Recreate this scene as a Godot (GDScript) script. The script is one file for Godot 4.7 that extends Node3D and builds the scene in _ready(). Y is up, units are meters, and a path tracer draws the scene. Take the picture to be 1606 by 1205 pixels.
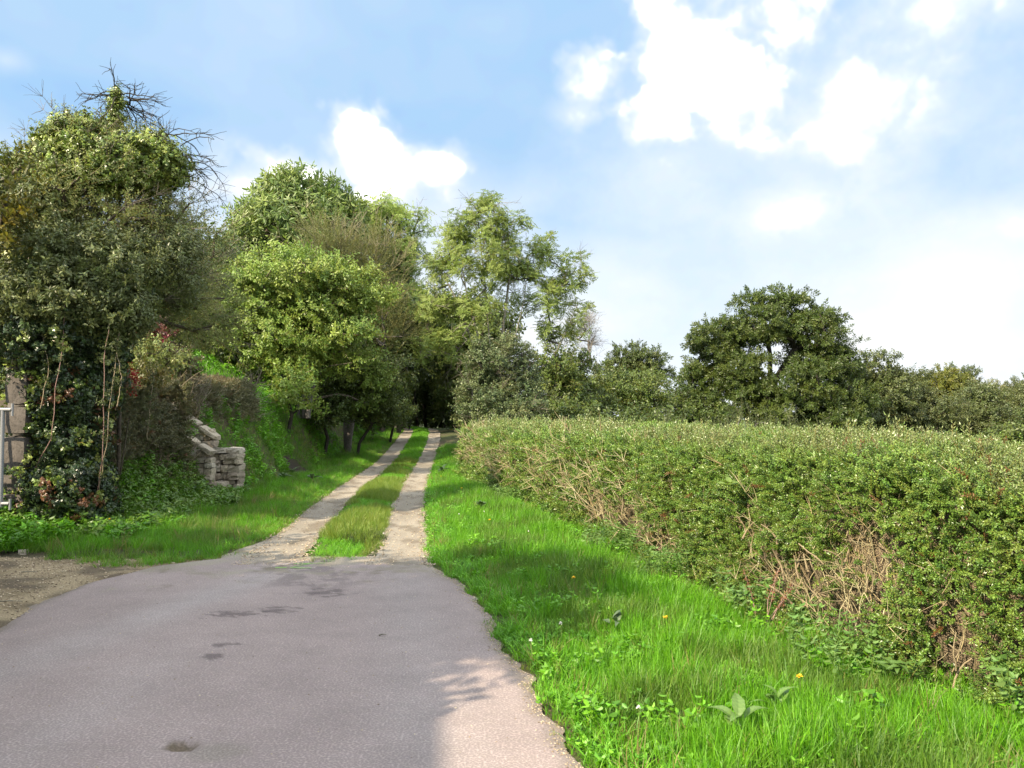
extends Node3D
# A country lane: tarmac turning into a two-rut track between a grassy bank and a clipped hedge.
# x to the right, y up, the lane runs towards -z. "d" below is the distance along the lane (d = -z), in metres.

var rng := RandomNumberGenerator.new()
var noise := FastNoiseLite.new()
var fine := FastNoiseLite.new()
var mats := {}
var sprigs := {}
var used := {}

# ------------------------------------------------------------------ tables of the place
const LANE := [[-12.0, -0.2], [0.0, -1.15], [5.0, -1.55], [9.6, -1.98], [14.2, -2.54], [20.5, -3.11], [32.0, -3.97], [36.0, -4.18], [42.0, -4.66], [50.0, -5.5], [58.0, -6.8], [66.0, -8.8], [75.0, -12.5], [90.0, -21.0]]
const RISE := [[-12.0, 0.0], [24.0, 0.0], [28.0, 0.03], [32.0, 0.16], [35.0, 0.37], [42.0, 0.76], [50.0, 0.86], [58.0, 0.84], [70.0, 0.6], [90.0, 0.3]]
const TOE := [[-12.0, 5.0], [9.0, 3.7], [11.0, 3.1], [16.5, 2.75], [24.0, 2.5], [34.0, 2.4], [60.0, 2.1]]
const BANK := [[-12.0, 0.0], [9.6, 0.0], [11.0, 0.22], [13.0, 0.7], [16.0, 1.3], [19.0, 1.75], [30.0, 1.9], [60.0, 1.5]]
const EDGE_R := [[-6.0, 1.5], [0.0, 1.0], [2.0, 0.72], [3.75, 0.36], [4.44, 0.24], [5.65, 0.0], [6.2, -0.13], [6.8, -0.15], [7.3, -0.28], [7.94, -0.45], [8.97, -0.86], [9.7, -0.97]]
const EDGE_L := [[-6.0, -4.4], [0.0, -4.4], [4.0, -4.4], [5.4, -3.95], [6.25, -3.92], [7.1, -4.12], [8.1, -4.16], [8.97, -3.92], [9.35, -3.5], [9.7, -3.06]]
const HEDGE := [[2.2, 4.2], [3.4, 3.3], [4.3, 2.62], [4.8, 2.34], [5.65, 2.1], [6.77, 1.9], [8.4, 1.54], [10.3, 1.13], [12.9, 0.66], [16.5, -0.12], [21.9, -1.4]]

func tab(t: Array, d: float) -> float:
	if d <= t[0][0]: return t[0][1]
	for i in range(1, t.size()):
		if d < t[i][0]:
			return lerpf(t[i - 1][1], t[i][1], (d - t[i - 1][0]) / (t[i][0] - t[i - 1][0]))
	return t[-1][1]

var lane_smooth := PackedFloat32Array()
func lane_x(d: float) -> float:
	var k := clampf((d + 12.0) * 2.0, 0.0, 203.0)
	var i := int(k)
	return lerpf(lane_smooth[i], lane_smooth[i + 1], k - i)

func toe_x(d: float) -> float:
	return lane_x(d) - tab(TOE, d)

func ground_y(x: float, d: float) -> float:
	var c := lane_x(d)
	var y := tab(RISE, d) * (1.0 - smoothstep(4.0, 14.0, x - c))
	var u := toe_x(d) - x
	if u > 0.0:
		var b := tab(BANK, d)
		y += b * smoothstep(0.0, 1.35, u) + b / 1.85 * (0.42 * clampf(u - 0.7, 0.0, 7.0) + 0.08 * clampf(u - 7.7, 0.0, 60.0))
	# small unevenness away from the surfaced ground
	var left := lane_x(d) - 1.05
	var right := lane_x(d) + 1.02
	if d < 9.7:
		left = lerpf(-16.0, left, smoothstep(9.45, 9.7, d))
		right = tab(EDGE_R, d)
	var off := maxf(left - x, x - right)
	if off > 0.0:
		var w := smoothstep(0.0, 0.7, off)
		y += w * (0.05 + 0.05 * noise.get_noise_2d(x * 60.0, d * 60.0) + 0.02 * noise.get_noise_2d(x * 240.0, d * 240.0))
	return y

func on_ground(x: float, d: float, up := 0.0) -> Vector3:
	return Vector3(x, ground_y(x, d) + up, -d)

# ------------------------------------------------------------------ naming
func numbered(called: String) -> String:
	if not used.has(called):
		used[called] = 0
		return called
	used[called] += 1
	return "%s_%03d" % [called, used[called]]

func tag(o: Node3D, label: String, category: String, group := "") -> Node3D:
	o.set_meta("label", label)
	o.set_meta("category", category)
	if group: o.set_meta("group", group)
	return o

func thing(called: String, label: String, category: String, at: Vector3, group := "") -> Node3D:
	var o := Node3D.new()
	o.name = numbered(called)
	add_child(o)
	variant = (variant + 1) % 3
	o.position = at
	tag(o, label, category, group)
	return o

func part(called: String, mesh: Mesh, m: Material, parent: Node3D) -> MeshInstance3D:
	var o := MeshInstance3D.new()
	o.name = called if parent != self else numbered(called)
	o.mesh = mesh
	o.material_override = m
	parent.add_child(o, true)
	return o

func setting(called: String, mesh: Mesh, m: Material, label := "") -> MeshInstance3D:
	var o := part(called, mesh, m, self)
	o.set_meta("kind", "structure")
	if label: o.set_meta("label", label)
	return o

# ------------------------------------------------------------------ mesh building
func mesh_of(v: PackedVector3Array, n = null, c = null, idx = null, uv = null) -> ArrayMesh:
	var a := []
	a.resize(Mesh.ARRAY_MAX)
	a[Mesh.ARRAY_VERTEX] = v
	if n != null: a[Mesh.ARRAY_NORMAL] = n
	if c != null: a[Mesh.ARRAY_COLOR] = c
	if idx != null: a[Mesh.ARRAY_INDEX] = idx
	if uv != null: a[Mesh.ARRAY_TEX_UV] = uv
	var m := ArrayMesh.new()
	m.add_surface_from_arrays(Mesh.PRIMITIVE_TRIANGLES, a)
	return m

class Tubes:
	var v := PackedVector3Array()
	var n := PackedVector3Array()
	var i := PackedInt32Array()
	func add(a: Vector3, b: Vector3, ra: float, rb: float, sides := 5) -> void:
		var ax := (b - a)
		if ax.length() < 1e-5: return
		ax = ax.normalized()
		var s := ax.cross(Vector3(0.31, 0.2, 0.93) if absf(ax.y) > 0.5 else Vector3.UP).normalized()
		var t := ax.cross(s)
		var f := v.size()
		for k in sides:
			var g := TAU * k / sides
			var o := s * cos(g) + t * sin(g)
			v.append(a + o * ra); n.append(o)
			v.append(b + o * rb); n.append(o)
		for k in sides:
			var p := f + k * 2
			var q := f + ((k + 1) % sides) * 2
			i.append_array([p, p + 1, q, q, p + 1, q + 1])
	func path(pts: Array, r0: float, r1: float, sides := 5) -> void:
		for k in pts.size() - 1:
			var m := float(pts.size() - 1)
			add(pts[k], pts[k + 1], lerpf(r0, r1, k / m), lerpf(r0, r1, (k + 1) / m), sides)
	func mesh() -> ArrayMesh:
		var a := []
		a.resize(Mesh.ARRAY_MAX)
		a[Mesh.ARRAY_VERTEX] = v
		a[Mesh.ARRAY_NORMAL] = n
		a[Mesh.ARRAY_INDEX] = i
		var m := ArrayMesh.new()
		m.add_surface_from_arrays(Mesh.PRIMITIVE_TRIANGLES, a)
		return m

func rand_dir() -> Vector3:
	var z := rng.randf_range(-1.0, 1.0)
	var a := rng.randf() * TAU
	var r := sqrt(1.0 - z * z)
	return Vector3(r * cos(a), z, r * sin(a))

func jit(k: float) -> float:
	return rng.randf_range(-k, k)

# one leaf: base, towards, across, length, width; two to six triangles folded on the midrib
func leaf(v: PackedVector3Array, c: PackedColorArray, b: Vector3, dir: Vector3, side: Vector3, l: float, w: float, col: Color, form: int) -> void:
	var nn := dir.cross(side)
	var f := nn * w * 0.22
	var sag := nn * l * -0.12
	if form == 0:
		var p := b + dir * l * 0.45
		var t := b + dir * l + sag
		v.append_array([b, p + side * w * 0.5 + f, t, b, t, p - side * w * 0.5 + f])
		for k in 6: c.append(col)
	elif form == 1:
		var p := b + dir * l * 0.28
		var q := b + dir * l * 0.68 + sag * 0.4
		var t := b + dir * l + sag
		var pl := p + side * w * 0.46 + f
		var pr := p - side * w * 0.46 + f
		var ql := q + side * w * 0.4 + f
		var qr := q - side * w * 0.4 + f
		v.append_array([b, pl, q, pl, ql, q, ql, t, q, b, q, pr, pr, q, qr, qr, q, t])
		for k in 18: c.append(col)
	else: # ivy: five points round a centre
		var ct := b + dir * l * 0.4
		var ring := [b + dir * 0.05 * l, b + side * w * 0.55 + dir * l * 0.12 + f, b + side * w * 0.28 + dir * l * 0.42, b + side * w * 0.5 + dir * l * 0.6 + f, b + dir * l + sag, b - side * w * 0.5 + dir * l * 0.6 + f, b - side * w * 0.28 + dir * l * 0.42, b - side * w * 0.55 + dir * l * 0.12 + f]
		for k in 8:
			v.append_array([ct, ring[k], ring[(k + 1) % 8]])
			for j in 3: c.append(col)

# a leafy twig along +y. kind: see the calls in make_sprigs
func sprig(o: Dictionary) -> ArrayMesh:
	var v := PackedVector3Array()
	var c := PackedColorArray()
	var n: int = o.n
	var len: float = o.len
	var bend := Vector3(jit(1), 0, jit(1)) * len * 0.25
	for i in n:
		var t: float = (i + 0.6) / n
		if o.get("bunch", 0.0) > 0.0: t = pow(t, 1.0 - o.bunch)
		var at := Vector3(0, len * t, 0) + bend * t * t
		var a := i * 2.4 + jit(0.6)
		var out := Vector3(cos(a), 0, sin(a))
		if o.get("flat", false):
			out = Vector3(1 if i % 2 else -1, jit(0.2), jit(0.35)).normalized()
		var rise: float = o.rise + jit(0.35)
		var dir := (out + Vector3.UP * rise + rand_dir() * 0.25).normalized()
		var side := dir.cross(Vector3.UP if o.get("flat", false) == false else Vector3(0, 0.2, 1)).normalized()
		side = (side + rand_dir() * o.get("roll", 0.5)).normalized()
		side = (side - dir * side.dot(dir)).normalized()
		var l: float = o.l * rng.randf_range(0.65, 1.15)
		var g := rng.randf_range(0.62, 1.0)
		var col := Color(g * rng.randf_range(0.9, 1.0), g, g * rng.randf_range(0.8, 1.0))
		if o.get("pinnate", 0) > 0:
			var rach: int = o.pinnate
			for k in rach:
				var f := (k + 1.0) / rach
				var rb := at + dir * l * f + Vector3(0, -0.12 * l * f * f, 0)
				for sgn in ([1.0] if k == rach - 1 else [1.0, -1.0]):
					var ld: Vector3 = (dir * 0.6 + side * sgn * (0.05 if k == rach - 1 else 1.0)).normalized()
					leaf(v, c, rb, ld, ld.cross(dir.cross(side)).normalized(), l * 0.34, l * 0.34 * o.w, col, 0)
		else:
			leaf(v, c, at + dir * l * 0.15, dir, side, l, l * o.w, col, o.get("form", 0))
	if o.get("stem", 0.0) > 0.0:
		var sc: Color = o.get("stem_color", Color(0.8, 0.55, 0.45))
		var r: float = o.stem
		for k in 3:
			var t0 := k / 3.0
			var t1 := (k + 1) / 3.0
			var p0 := Vector3(0, len * t0, 0) + bend * t0 * t0
			var p1 := Vector3(0, len * t1, 0) + bend * t1 * t1
			for q in 3:
				var e0 := Vector3(cos(q * TAU / 3), 0, sin(q * TAU / 3)) * r
				var e1 := Vector3(cos((q + 1) * TAU / 3), 0, sin((q + 1) * TAU / 3)) * r
				v.append_array([p0 + e0, p1 + e0, p0 + e1, p0 + e1, p1 + e0, p1 + e1])
				for j in 6: c.append(sc)
	return mesh_of(v, null, c)

# a bare twig that forks, along +y
func bare_twig(len: float, r: float, forks: int, bend: float) -> ArrayMesh:
	var t := Tubes.new()
	var pts := [Vector3.ZERO]
	var dir := Vector3.UP
	for k in 5:
		dir = (dir + rand_dir() * bend).normalized()
		pts.append(pts[-1] + dir * len / 5.0)
	t.path(pts, r, r * 0.35, 3)
	for k in forks:
		var j := rng.randi_range(1, 4)
		var fd: Vector3 = ((pts[j + 1] - pts[j]).normalized() + rand_dir() * 0.9).normalized()
		var p: Vector3 = pts[j]
		var q := [p]
		for m in 3:
			fd = (fd + rand_dir() * bend).normalized()
			q.append(q[-1] + fd * len * rng.randf_range(0.08, 0.16))
		t.path(q, r * 0.6, r * 0.25, 3)
	return t.mesh()

func grass_tuft(blades: int, h: float, spread: float, w: float, lean: float) -> ArrayMesh:
	var v := PackedVector3Array()
	var c := PackedColorArray()
	for b in blades:
		var a := rng.randf() * TAU
		var r := sqrt(rng.randf()) * spread
		var p := Vector3(cos(a) * r, -0.01, sin(a) * r)
		var out := (Vector3(cos(a), 0, sin(a)) * 0.5 + Vector3(jit(1), 0, jit(1))).normalized()
		var bh := h * rng.randf_range(0.45, 1.1)
		var side := out.cross(Vector3.UP).normalized()
		side = (side + out * jit(0.9)).normalized()
		var g := rng.randf_range(0.62, 1.0)
		var col := Color(g * rng.randf_range(0.82, 1.0), g, g * rng.randf_range(0.6, 1.0))
		if rng.randf() < 0.05: col = Color(1.0, 0.8, 0.8)
		var le := lean * rng.randf_range(0.2, 1.3)
		var last := [p - side * w * 0.5, p + side * w * 0.5]
		for k in 3:
			var f := (k + 1) / 3.0
			var ct := p + Vector3.UP * bh * (f - 0.35 * le * f * f) + out * bh * le * f * f
			if k < 2:
				var hw := w * (0.46 - 0.14 * k)
				var nx := [ct - side * hw, ct + side * hw]
				v.append_array([last[0], nx[0], last[1], last[1], nx[0], nx[1]])
				for j in 6: c.append(col)
				last = nx
			else:
				v.append_array([last[0], ct, last[1]])
				for j in 3: c.append(col)
	return mesh_of(v, null, c)

# ------------------------------------------------------------------ scattered copies
class Scatter:
	var b := {}
	func put(key: String, p: Vector3, y: Vector3, roll: float, s: float, c: Color, sy := 1.0) -> void:
		if not b.has(key): b[key] = PackedFloat32Array()
		var x := y.cross(Vector3(0.13, 0.05, 0.99) if absf(y.y) > 0.7 else Vector3.UP).normalized()
		var z := x.cross(y)
		var xr := (x * cos(roll) + z * sin(roll)) * s
		var zr := (z * cos(roll) - x * sin(roll)) * s
		var yy := y * s * sy
		b[key].append_array([xr.x, yy.x, zr.x, p.x, xr.y, yy.y, zr.y, p.y, xr.z, yy.z, zr.z, p.z, c.r, c.g, c.b, 1.0])

func scattered(s: Scatter, key: String, called: String, mesh: Mesh, m: Material, parent: Node3D) -> void:
	if not s.b.has(key): return
	var mm := MultiMesh.new()
	mm.transform_format = MultiMesh.TRANSFORM_3D
	mm.use_colors = true
	mm.mesh = mesh
	mm.instance_count = s.b[key].size() / 16
	mm.buffer = s.b[key]
	var o := MultiMeshInstance3D.new()
	o.name = called if parent != self else numbered(called)
	o.multimesh = mm
	o.material_override = m
	parent.add_child(o, true)
	o.set_meta("kind", "stuff")
	total += mm.instance_count
var total := 0

func mix(a: Color, b: Color, t: float) -> Color:
	return Color(lerpf(a.r, b.r, t), lerpf(a.g, b.g, t), lerpf(a.b, b.b, t))

func tint(list: Array) -> Color:
	var a: Color = list[rng.randi() % list.size()]
	var b: Color = list[rng.randi() % list.size()]
	var c := mix(a, b, rng.randf())
	var g := rng.randf_range(0.8, 1.2)
	return Color(c.r * g, c.g * g, c.b * g)

# ------------------------------------------------------------------ materials
func noise_tex(size: int, freq: float, type: int, stops: Array, octaves := 4, seed := 1, normal := 0.0) -> NoiseTexture2D:
	var n := FastNoiseLite.new()
	n.noise_type = type
	n.frequency = freq
	n.fractal_octaves = octaves
	n.seed = seed
	var t := NoiseTexture2D.new()
	t.width = size
	t.height = size
	t.seamless = true
	t.noise = n
	if normal > 0.0:
		t.as_normal_map = true
		t.bump_strength = normal
	if stops:
		var g := Gradient.new()
		g.offsets = PackedFloat32Array(stops.map(func(s): return s[0]))
		g.colors = PackedColorArray(stops.map(func(s): return s[1].linear_to_srgb() if s[1] is Color else Color(s[1], s[1], s[1]).linear_to_srgb()))
		t.color_ramp = g
	return t

func leaf_mat(called: String, rough: float, back: float, spec := 0.5) -> StandardMaterial3D:
	var m := StandardMaterial3D.new()
	m.resource_name = called
	m.vertex_color_use_as_albedo = true
	m.roughness = rough
	m.metallic_specular = spec
	m.cull_mode = BaseMaterial3D.CULL_DISABLED
	if back > 0.0:
		m.backlight_enabled = true
		m.backlight = Color(back, back, back * 0.85).linear_to_srgb()
	mats[called] = m
	return m

func solid(called: String, albedo: Color, rough: float, tex: Texture2D = null, scale := 1.0, bump: Texture2D = null, bump_cm := 0.0, vertex := false) -> StandardMaterial3D:
	var m := StandardMaterial3D.new()
	m.resource_name = called
	m.albedo_color = albedo.linear_to_srgb()
	m.roughness = rough
	m.metallic_specular = 0.4
	m.vertex_color_use_as_albedo = vertex
	if tex or bump:
		m.uv1_triplanar = true
		m.uv1_world_triplanar = true
		m.uv1_scale = Vector3.ONE * scale
	if tex: m.albedo_texture = tex
	if bump:
		m.heightmap_enabled = true
		m.heightmap_texture = bump
		m.heightmap_scale = bump_cm
	mats[called] = m
	return m

func make_materials() -> void:
	var bark := noise_tex(512, 0.02, FastNoiseLite.TYPE_SIMPLEX_SMOOTH, [[0.0, 0.35], [0.45, 0.75], [0.6, 0.9], [1.0, 1.0]], 5, 3)
	solid("bark_grey", Color(0.1449, 0.1304, 0.1159), 0.9, bark, 1.6, bark, 1.2)
	solid("bark_brown", Color(0.1087, 0.087, 0.0652), 0.9, bark, 1.4, bark, 1.2)
	solid("bark_pale", Color(0.2464, 0.2319, 0.1812), 0.85, bark, 1.4, bark, 0.6)
	solid("bark_dark", Color(0.0507, 0.0435, 0.0326), 0.9, bark, 1.0, bark, 1.0)
	solid("cane", Color(0.3261, 0.2609, 0.1739), 0.75, bark, 4.0)
	solid("cane_red", Color(0.3261, 0.2029, 0.1739), 0.6, bark, 5.0)
	leaf_mat("leaf", 0.45, 0.7)
	leaf_mat("leaf_glossy", 0.42, 0.3, 0.45)
	leaf_mat("leaf_soft", 0.55, 0.85)
	leaf_mat("ivy", 0.35, 0.2)
	leaf_mat("hedge_leaf", 0.37, 0.5)
	leaf_mat("grass_blade", 0.5, 0.85)
	leaf_mat("flower", 0.6, 0.6)
	leaf_mat("dry", 0.8, 0.3)
	leaf_mat("twig", 0.85, 0.0)
	leaf_mat("pebble", 0.9, 0.0)

func make_sprigs() -> void:
	for k in 3:
		var s := "_%d" % k
		sprigs["broad" + s] = sprig({"n": 13, "len": 0.34, "l": 0.085, "w": 0.66, "rise": 0.25, "form": 1, "stem": 0.004})
		sprigs["oak" + s] = sprig({"n": 20, "len": 0.26, "l": 0.10, "w": 0.5, "rise": 0.35, "bunch": 0.3, "stem": 0.005})
		sprigs["long" + s] = sprig({"n": 12, "len": 0.30, "l": 0.17, "w": 0.32, "rise": 0.1, "bunch": 0.4, "form": 1, "stem": 0.005})
		sprigs["ash" + s] = sprig({"n": 5, "len": 0.22, "l": 0.24, "w": 0.5, "rise": 0.35, "pinnate": 5, "stem": 0.005})
		sprigs["small" + s] = sprig({"n": 18, "len": 0.36, "l": 0.045, "w": 0.55, "rise": 0.4, "stem": 0.003})
		sprigs["willow" + s] = sprig({"n": 22, "len": 0.55, "l": 0.06, "w": 0.3, "rise": 0.9, "stem": 0.004, "stem_color": Color(1, 0.9, 0.7)})
		sprigs["ivy" + s] = sprig({"n": 9, "len": 0.26, "l": 0.075, "w": 0.95, "rise": 0.1, "form": 2, "stem": 0.003, "roll": 0.4})
		sprigs["holly" + s] = sprig({"n": 14, "len": 0.24, "l": 0.06, "w": 0.55, "rise": 0.4, "form": 1, "stem": 0.004})
		sprigs["hedge" + s] = sprig({"n": 36, "len": 0.12, "l": 0.0185, "w": 0.62, "rise": 0.4, "stem": 0.0015, "stem_color": Color(0.9, 0.62, 0.42)})
		sprigs["nettle" + s] = sprig({"n": 12, "len": 0.30, "l": 0.085, "w": 0.55, "rise": 0.0, "form": 1, "stem": 0.004, "bunch": 0.2, "stem_color": Color(0.8, 0.8, 0.6)})
		sprigs["clover" + s] = sprig({"n": 10, "len": 0.06, "l": 0.035, "w": 0.8, "rise": 0.2, "form": 1, "bunch": 0.5, "stem": 0.0015, "stem_color": Color(0.7, 0.8, 0.5)})
		sprigs["twig" + s] = bare_twig(0.6, 0.005, 6, 0.22)
		sprigs["cane" + s] = bare_twig(0.5, 0.006, 4, 0.16)
		sprigs["tuft_tall" + s] = grass_tuft(13, 0.24, 0.07, 0.0055, 0.55)
		sprigs["tuft_short" + s] = grass_tuft(14, 0.10, 0.06, 0.0045, 0.7)
		sprigs["tuft_dry" + s] = grass_tuft(12, 0.17, 0.06, 0.004, 0.45)

func flush(s: Scatter, called: String, kind: String, m: String, parent: Node3D) -> void:
	for k in 3:
		scattered(s, kind + "_%d" % k, called, sprigs[kind + "_%d" % k], mats[m], parent)

var variant := 0
func spr(kind: String) -> String:
	return kind + "_%d" % variant

# ------------------------------------------------------------------ trees
func in_lobe(l: Array, shell: float) -> Vector3:
	var r := pow(rng.randf(), shell)
	var q: Vector3 = rand_dir() * r
	return l[0] + q * l[1]

# o: base, lobes, stems (polylines from the base), trunk (radius), kind, leaf, tints, clumps (per square metre of lobe skin),
#    per (sprigs per clump), spread (clump radius), scale, bark, twigs (bare twig count), shell
func tree(called: String, label: String, category: String, group: String, o: Dictionary) -> Node3D:
	rng.seed = hash(label)
	var base: Vector3 = o.base
	var t := thing(called, label, category, base, group)
	var targets := []
	var lobe_of := []
	var flat: float = o.get("flat", 0.65)
	for l in o.lobes:
		var r: Vector3 = l[1]
		var area := 4.0 * PI * pow((pow(r.x * r.y, 1.6) + pow(r.x * r.z, 1.6) + pow(r.y * r.z, 1.6)) / 3.0, 1.0 / 1.6)
		for k in maxi(3, int(area * o.clumps)):
			var p := in_lobe(l, o.get("shell", 0.35))
			if p.y < ground_y(p.x, -p.z) + 0.15: continue
			targets.append(p - base)
			lobe_of.append(l)
	# skeleton
	var pos := []
	var par := []
	var stem_of := []
	for st in o.stems:
		var prev := -1
		for k in st.size() - 1:
			var a: Vector3 = st[k] - base
			var b: Vector3 = st[k + 1] - base
			var m := maxi(2, int((b - a).length() / 0.6))
			for j in range(0 if k == 0 else 1, m + 1):
				pos.append(a.lerp(b, float(j) / m) + (rand_dir() * 0.05 * o.trunk / 0.1 * 0.3 if j > 0 else Vector3.ZERO))
				par.append(prev)
				stem_of.append(o.stems.find(st))
				prev = pos.size() - 1
	var n_stem := pos.size()
	var order := range(targets.size())
	order.sort_custom(func(i, j): return targets[i].length() < targets[j].length())
	var most: int = o.get("limbs", 130)
	var step := maxi(1, order.size() / most)
	var weight := []
	weight.resize(pos.size())
	weight.fill(0.3)
	for oi in range(0, order.size(), step):
		var g: Vector3 = targets[order[oi]]
		var best := 0
		var bd := 1e9
		for j in pos.size():
			var q: Vector3 = pos[j]
			var dd := q.distance_to(g) + maxf(0.0, q.y - g.y) * 1.5 + (0.6 if j < 2 else 0.0)
			if dd < bd:
				bd = dd
				best = j
		var a: Vector3 = pos[best]
		var len := a.distance_to(g)
		var m := clampi(int(len / 0.5), 1, 6)
		var ctl := a.lerp(g, 0.4) + Vector3.UP * len * 0.18
		var prev := best
		for j in m:
			var f := (j + 1.0) / m
			var p := a.lerp(ctl, f).lerp(ctl.lerp(g, f), f) + rand_dir() * len * 0.04
			pos.append(p)
			par.append(prev)
			weight.append(0.0)
			prev = pos.size() - 1
		weight[prev] += 1.0
	for j in range(pos.size() - 1, -1, -1):
		if par[j] >= 0: weight[par[j]] += weight[j]
	var top: float = 0.001
	for j in pos.size(): top = maxf(top, weight[j])
	var trunks := []
	for st in o.stems: trunks.append(Tubes.new())
	var limbs := Tubes.new()
	for j in pos.size():
		if par[j] < 0: continue
		var r1: float = maxf(o.get("tip", 0.008), o.trunk * pow(weight[j] / top, 0.45))
		var r0: float = maxf(r1, minf(o.trunk * pow(weight[par[j]] / top, 0.45), r1 * 1.5))
		if j < n_stem: trunks[stem_of[j]].add(pos[par[j]], pos[j], r0, r1, 8)
		else: limbs.add(pos[par[j]], pos[j], r0, r1, 5)
	for tr in trunks:
		if tr.v.size(): part("trunk", tr.mesh(), mats[o.bark], t)
	if limbs.v.size(): part("branches", limbs.mesh(), mats[o.get("limb_bark", o.bark)], t).set_meta("kind", "stuff")
	# leaves
	var s := Scatter.new()
	var sp: float = o.spread
	for i in targets.size():
		var g: Vector3 = targets[i]
		var l: Array = lobe_of[i]
		var away: Vector3 = ((g + base) - l[0]).normalized()
		var hue := tint(o.tints)
		var per: int = int(o.per * rng.randf_range(0.5, 1.4))
		for k in per:
			var off := rand_dir() * sp * pow(rng.randf(), 0.45)
			off.y *= flat
			var p := g + off
			var dir: Vector3 = (away * 0.5 + off.normalized() * 0.8 + rand_dir() * 0.6 + Vector3.UP * o.get("rise", 0.15)).normalized()
			var c := mix(hue, tint(o.tints), 0.35)
			s.put(spr(o.kind), p, dir, rng.randf() * TAU, o.scale * rng.randf_range(0.7, 1.2), c)
	flush(s, "leaves", o.kind, o.leaf, t)
	# bare twigs reaching out of the crown
	if o.get("twigs", 0) > 0:
		var w := Scatter.new()
		for k in o.twigs:
			var i := rng.randi() % targets.size()
			var away: Vector3 = ((targets[i] + base) - lobe_of[i][0]).normalized()
			if rng.randf() > 0.4 and away.y < -0.2: continue
			var dir: Vector3 = (away + rand_dir() * 0.5 + Vector3.UP * o.get("twig_up", 0.3)).normalized()
			w.put(spr("twig"), targets[i], dir, rng.randf() * TAU, o.get("twig_scale", 1.5) * rng.randf_range(0.6, 1.3), tint(o.get("twig_tints", [Color(0.2, 0.17, 0.13), Color(0.13, 0.11, 0.08)])))
		flush(w, "twigs", "twig", "twig", t)
	return t


# ------------------------------------------------------------------ sky, sun, camera
const SUN_AZIMUTH := 45.0   # degrees behind the left-hand side
const SUN_HEIGHT := 38.0
const CLOUDS := [ # azimuth, elevation, half width, half height (degrees), thickness
	[13.6, 23.4, 6.2, 6.0, 1.0], [15.6, 20.6, 6.0, 5.0, 0.85], [10.6, 24.6, 3.6, 4.0, 1.0], [6.2, 22.6, 3.4, 3.0, 0.75], [4.6, 20.6, 2.8, 2.0, 0.55], [9.8, 19.4, 3.8, 3.0, 0.7], [18.5, 25.5, 5.5, 4.6, 0.8],
	[-10.9, 18.0, 3.3, 3.3, 1.0], [-11.2, 19.8, 2.2, 2.1, 1.0], [-8.6, 16.2, 4.4, 2.8, 0.95], [-5.0, 16.7, 2.8, 2.3, 0.9], [-13.8, 15.6, 3.4, 2.6, 0.8], [-18.0, 15.2, 4.6, 3.0, 0.7],
	[22.5, 16.4, 3.4, 1.5, 0.55], [30.5, 25.0, 5.0, 4.0, 0.5], [32.0, 11.2, 2.6, 2.2, 0.6], [12.6, 15.6, 2.6, 1.2, 0.45], [19.0, 14.0, 5.0, 1.6, 0.35],
	[20.0, 12.0, 17.0, 9.0, 0.45], [28.0, 9.0, 14.0, 8.0, 0.5], [6.0, 10.0, 12.0, 6.0, 0.4], [25.0, 20.0, 16.0, 12.0, 0.5], [10.0, 16.0, 12.0, 7.0, 0.46], [15.0, 22.0, 11.0, 10.0, 0.5], [23.0, 19.0, 6.0, 4.5, 0.62], [28.0, 24.0, 7.0, 4.0, 0.6], [20.0, 13.5, 6.0, 2.2, 0.56], [-2.0, 12.0, 10.0, 4.0, 0.3], [-20.0, 12.0, 8.0, 5.0, 0.3],
	[-29.0, 25.6, 5.5, 1.1, 0.25], [-32.0, 20.5, 2.2, 1.2, 0.4], [36.0, 17.0, 4.0, 3.0, 0.6],
]

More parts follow.
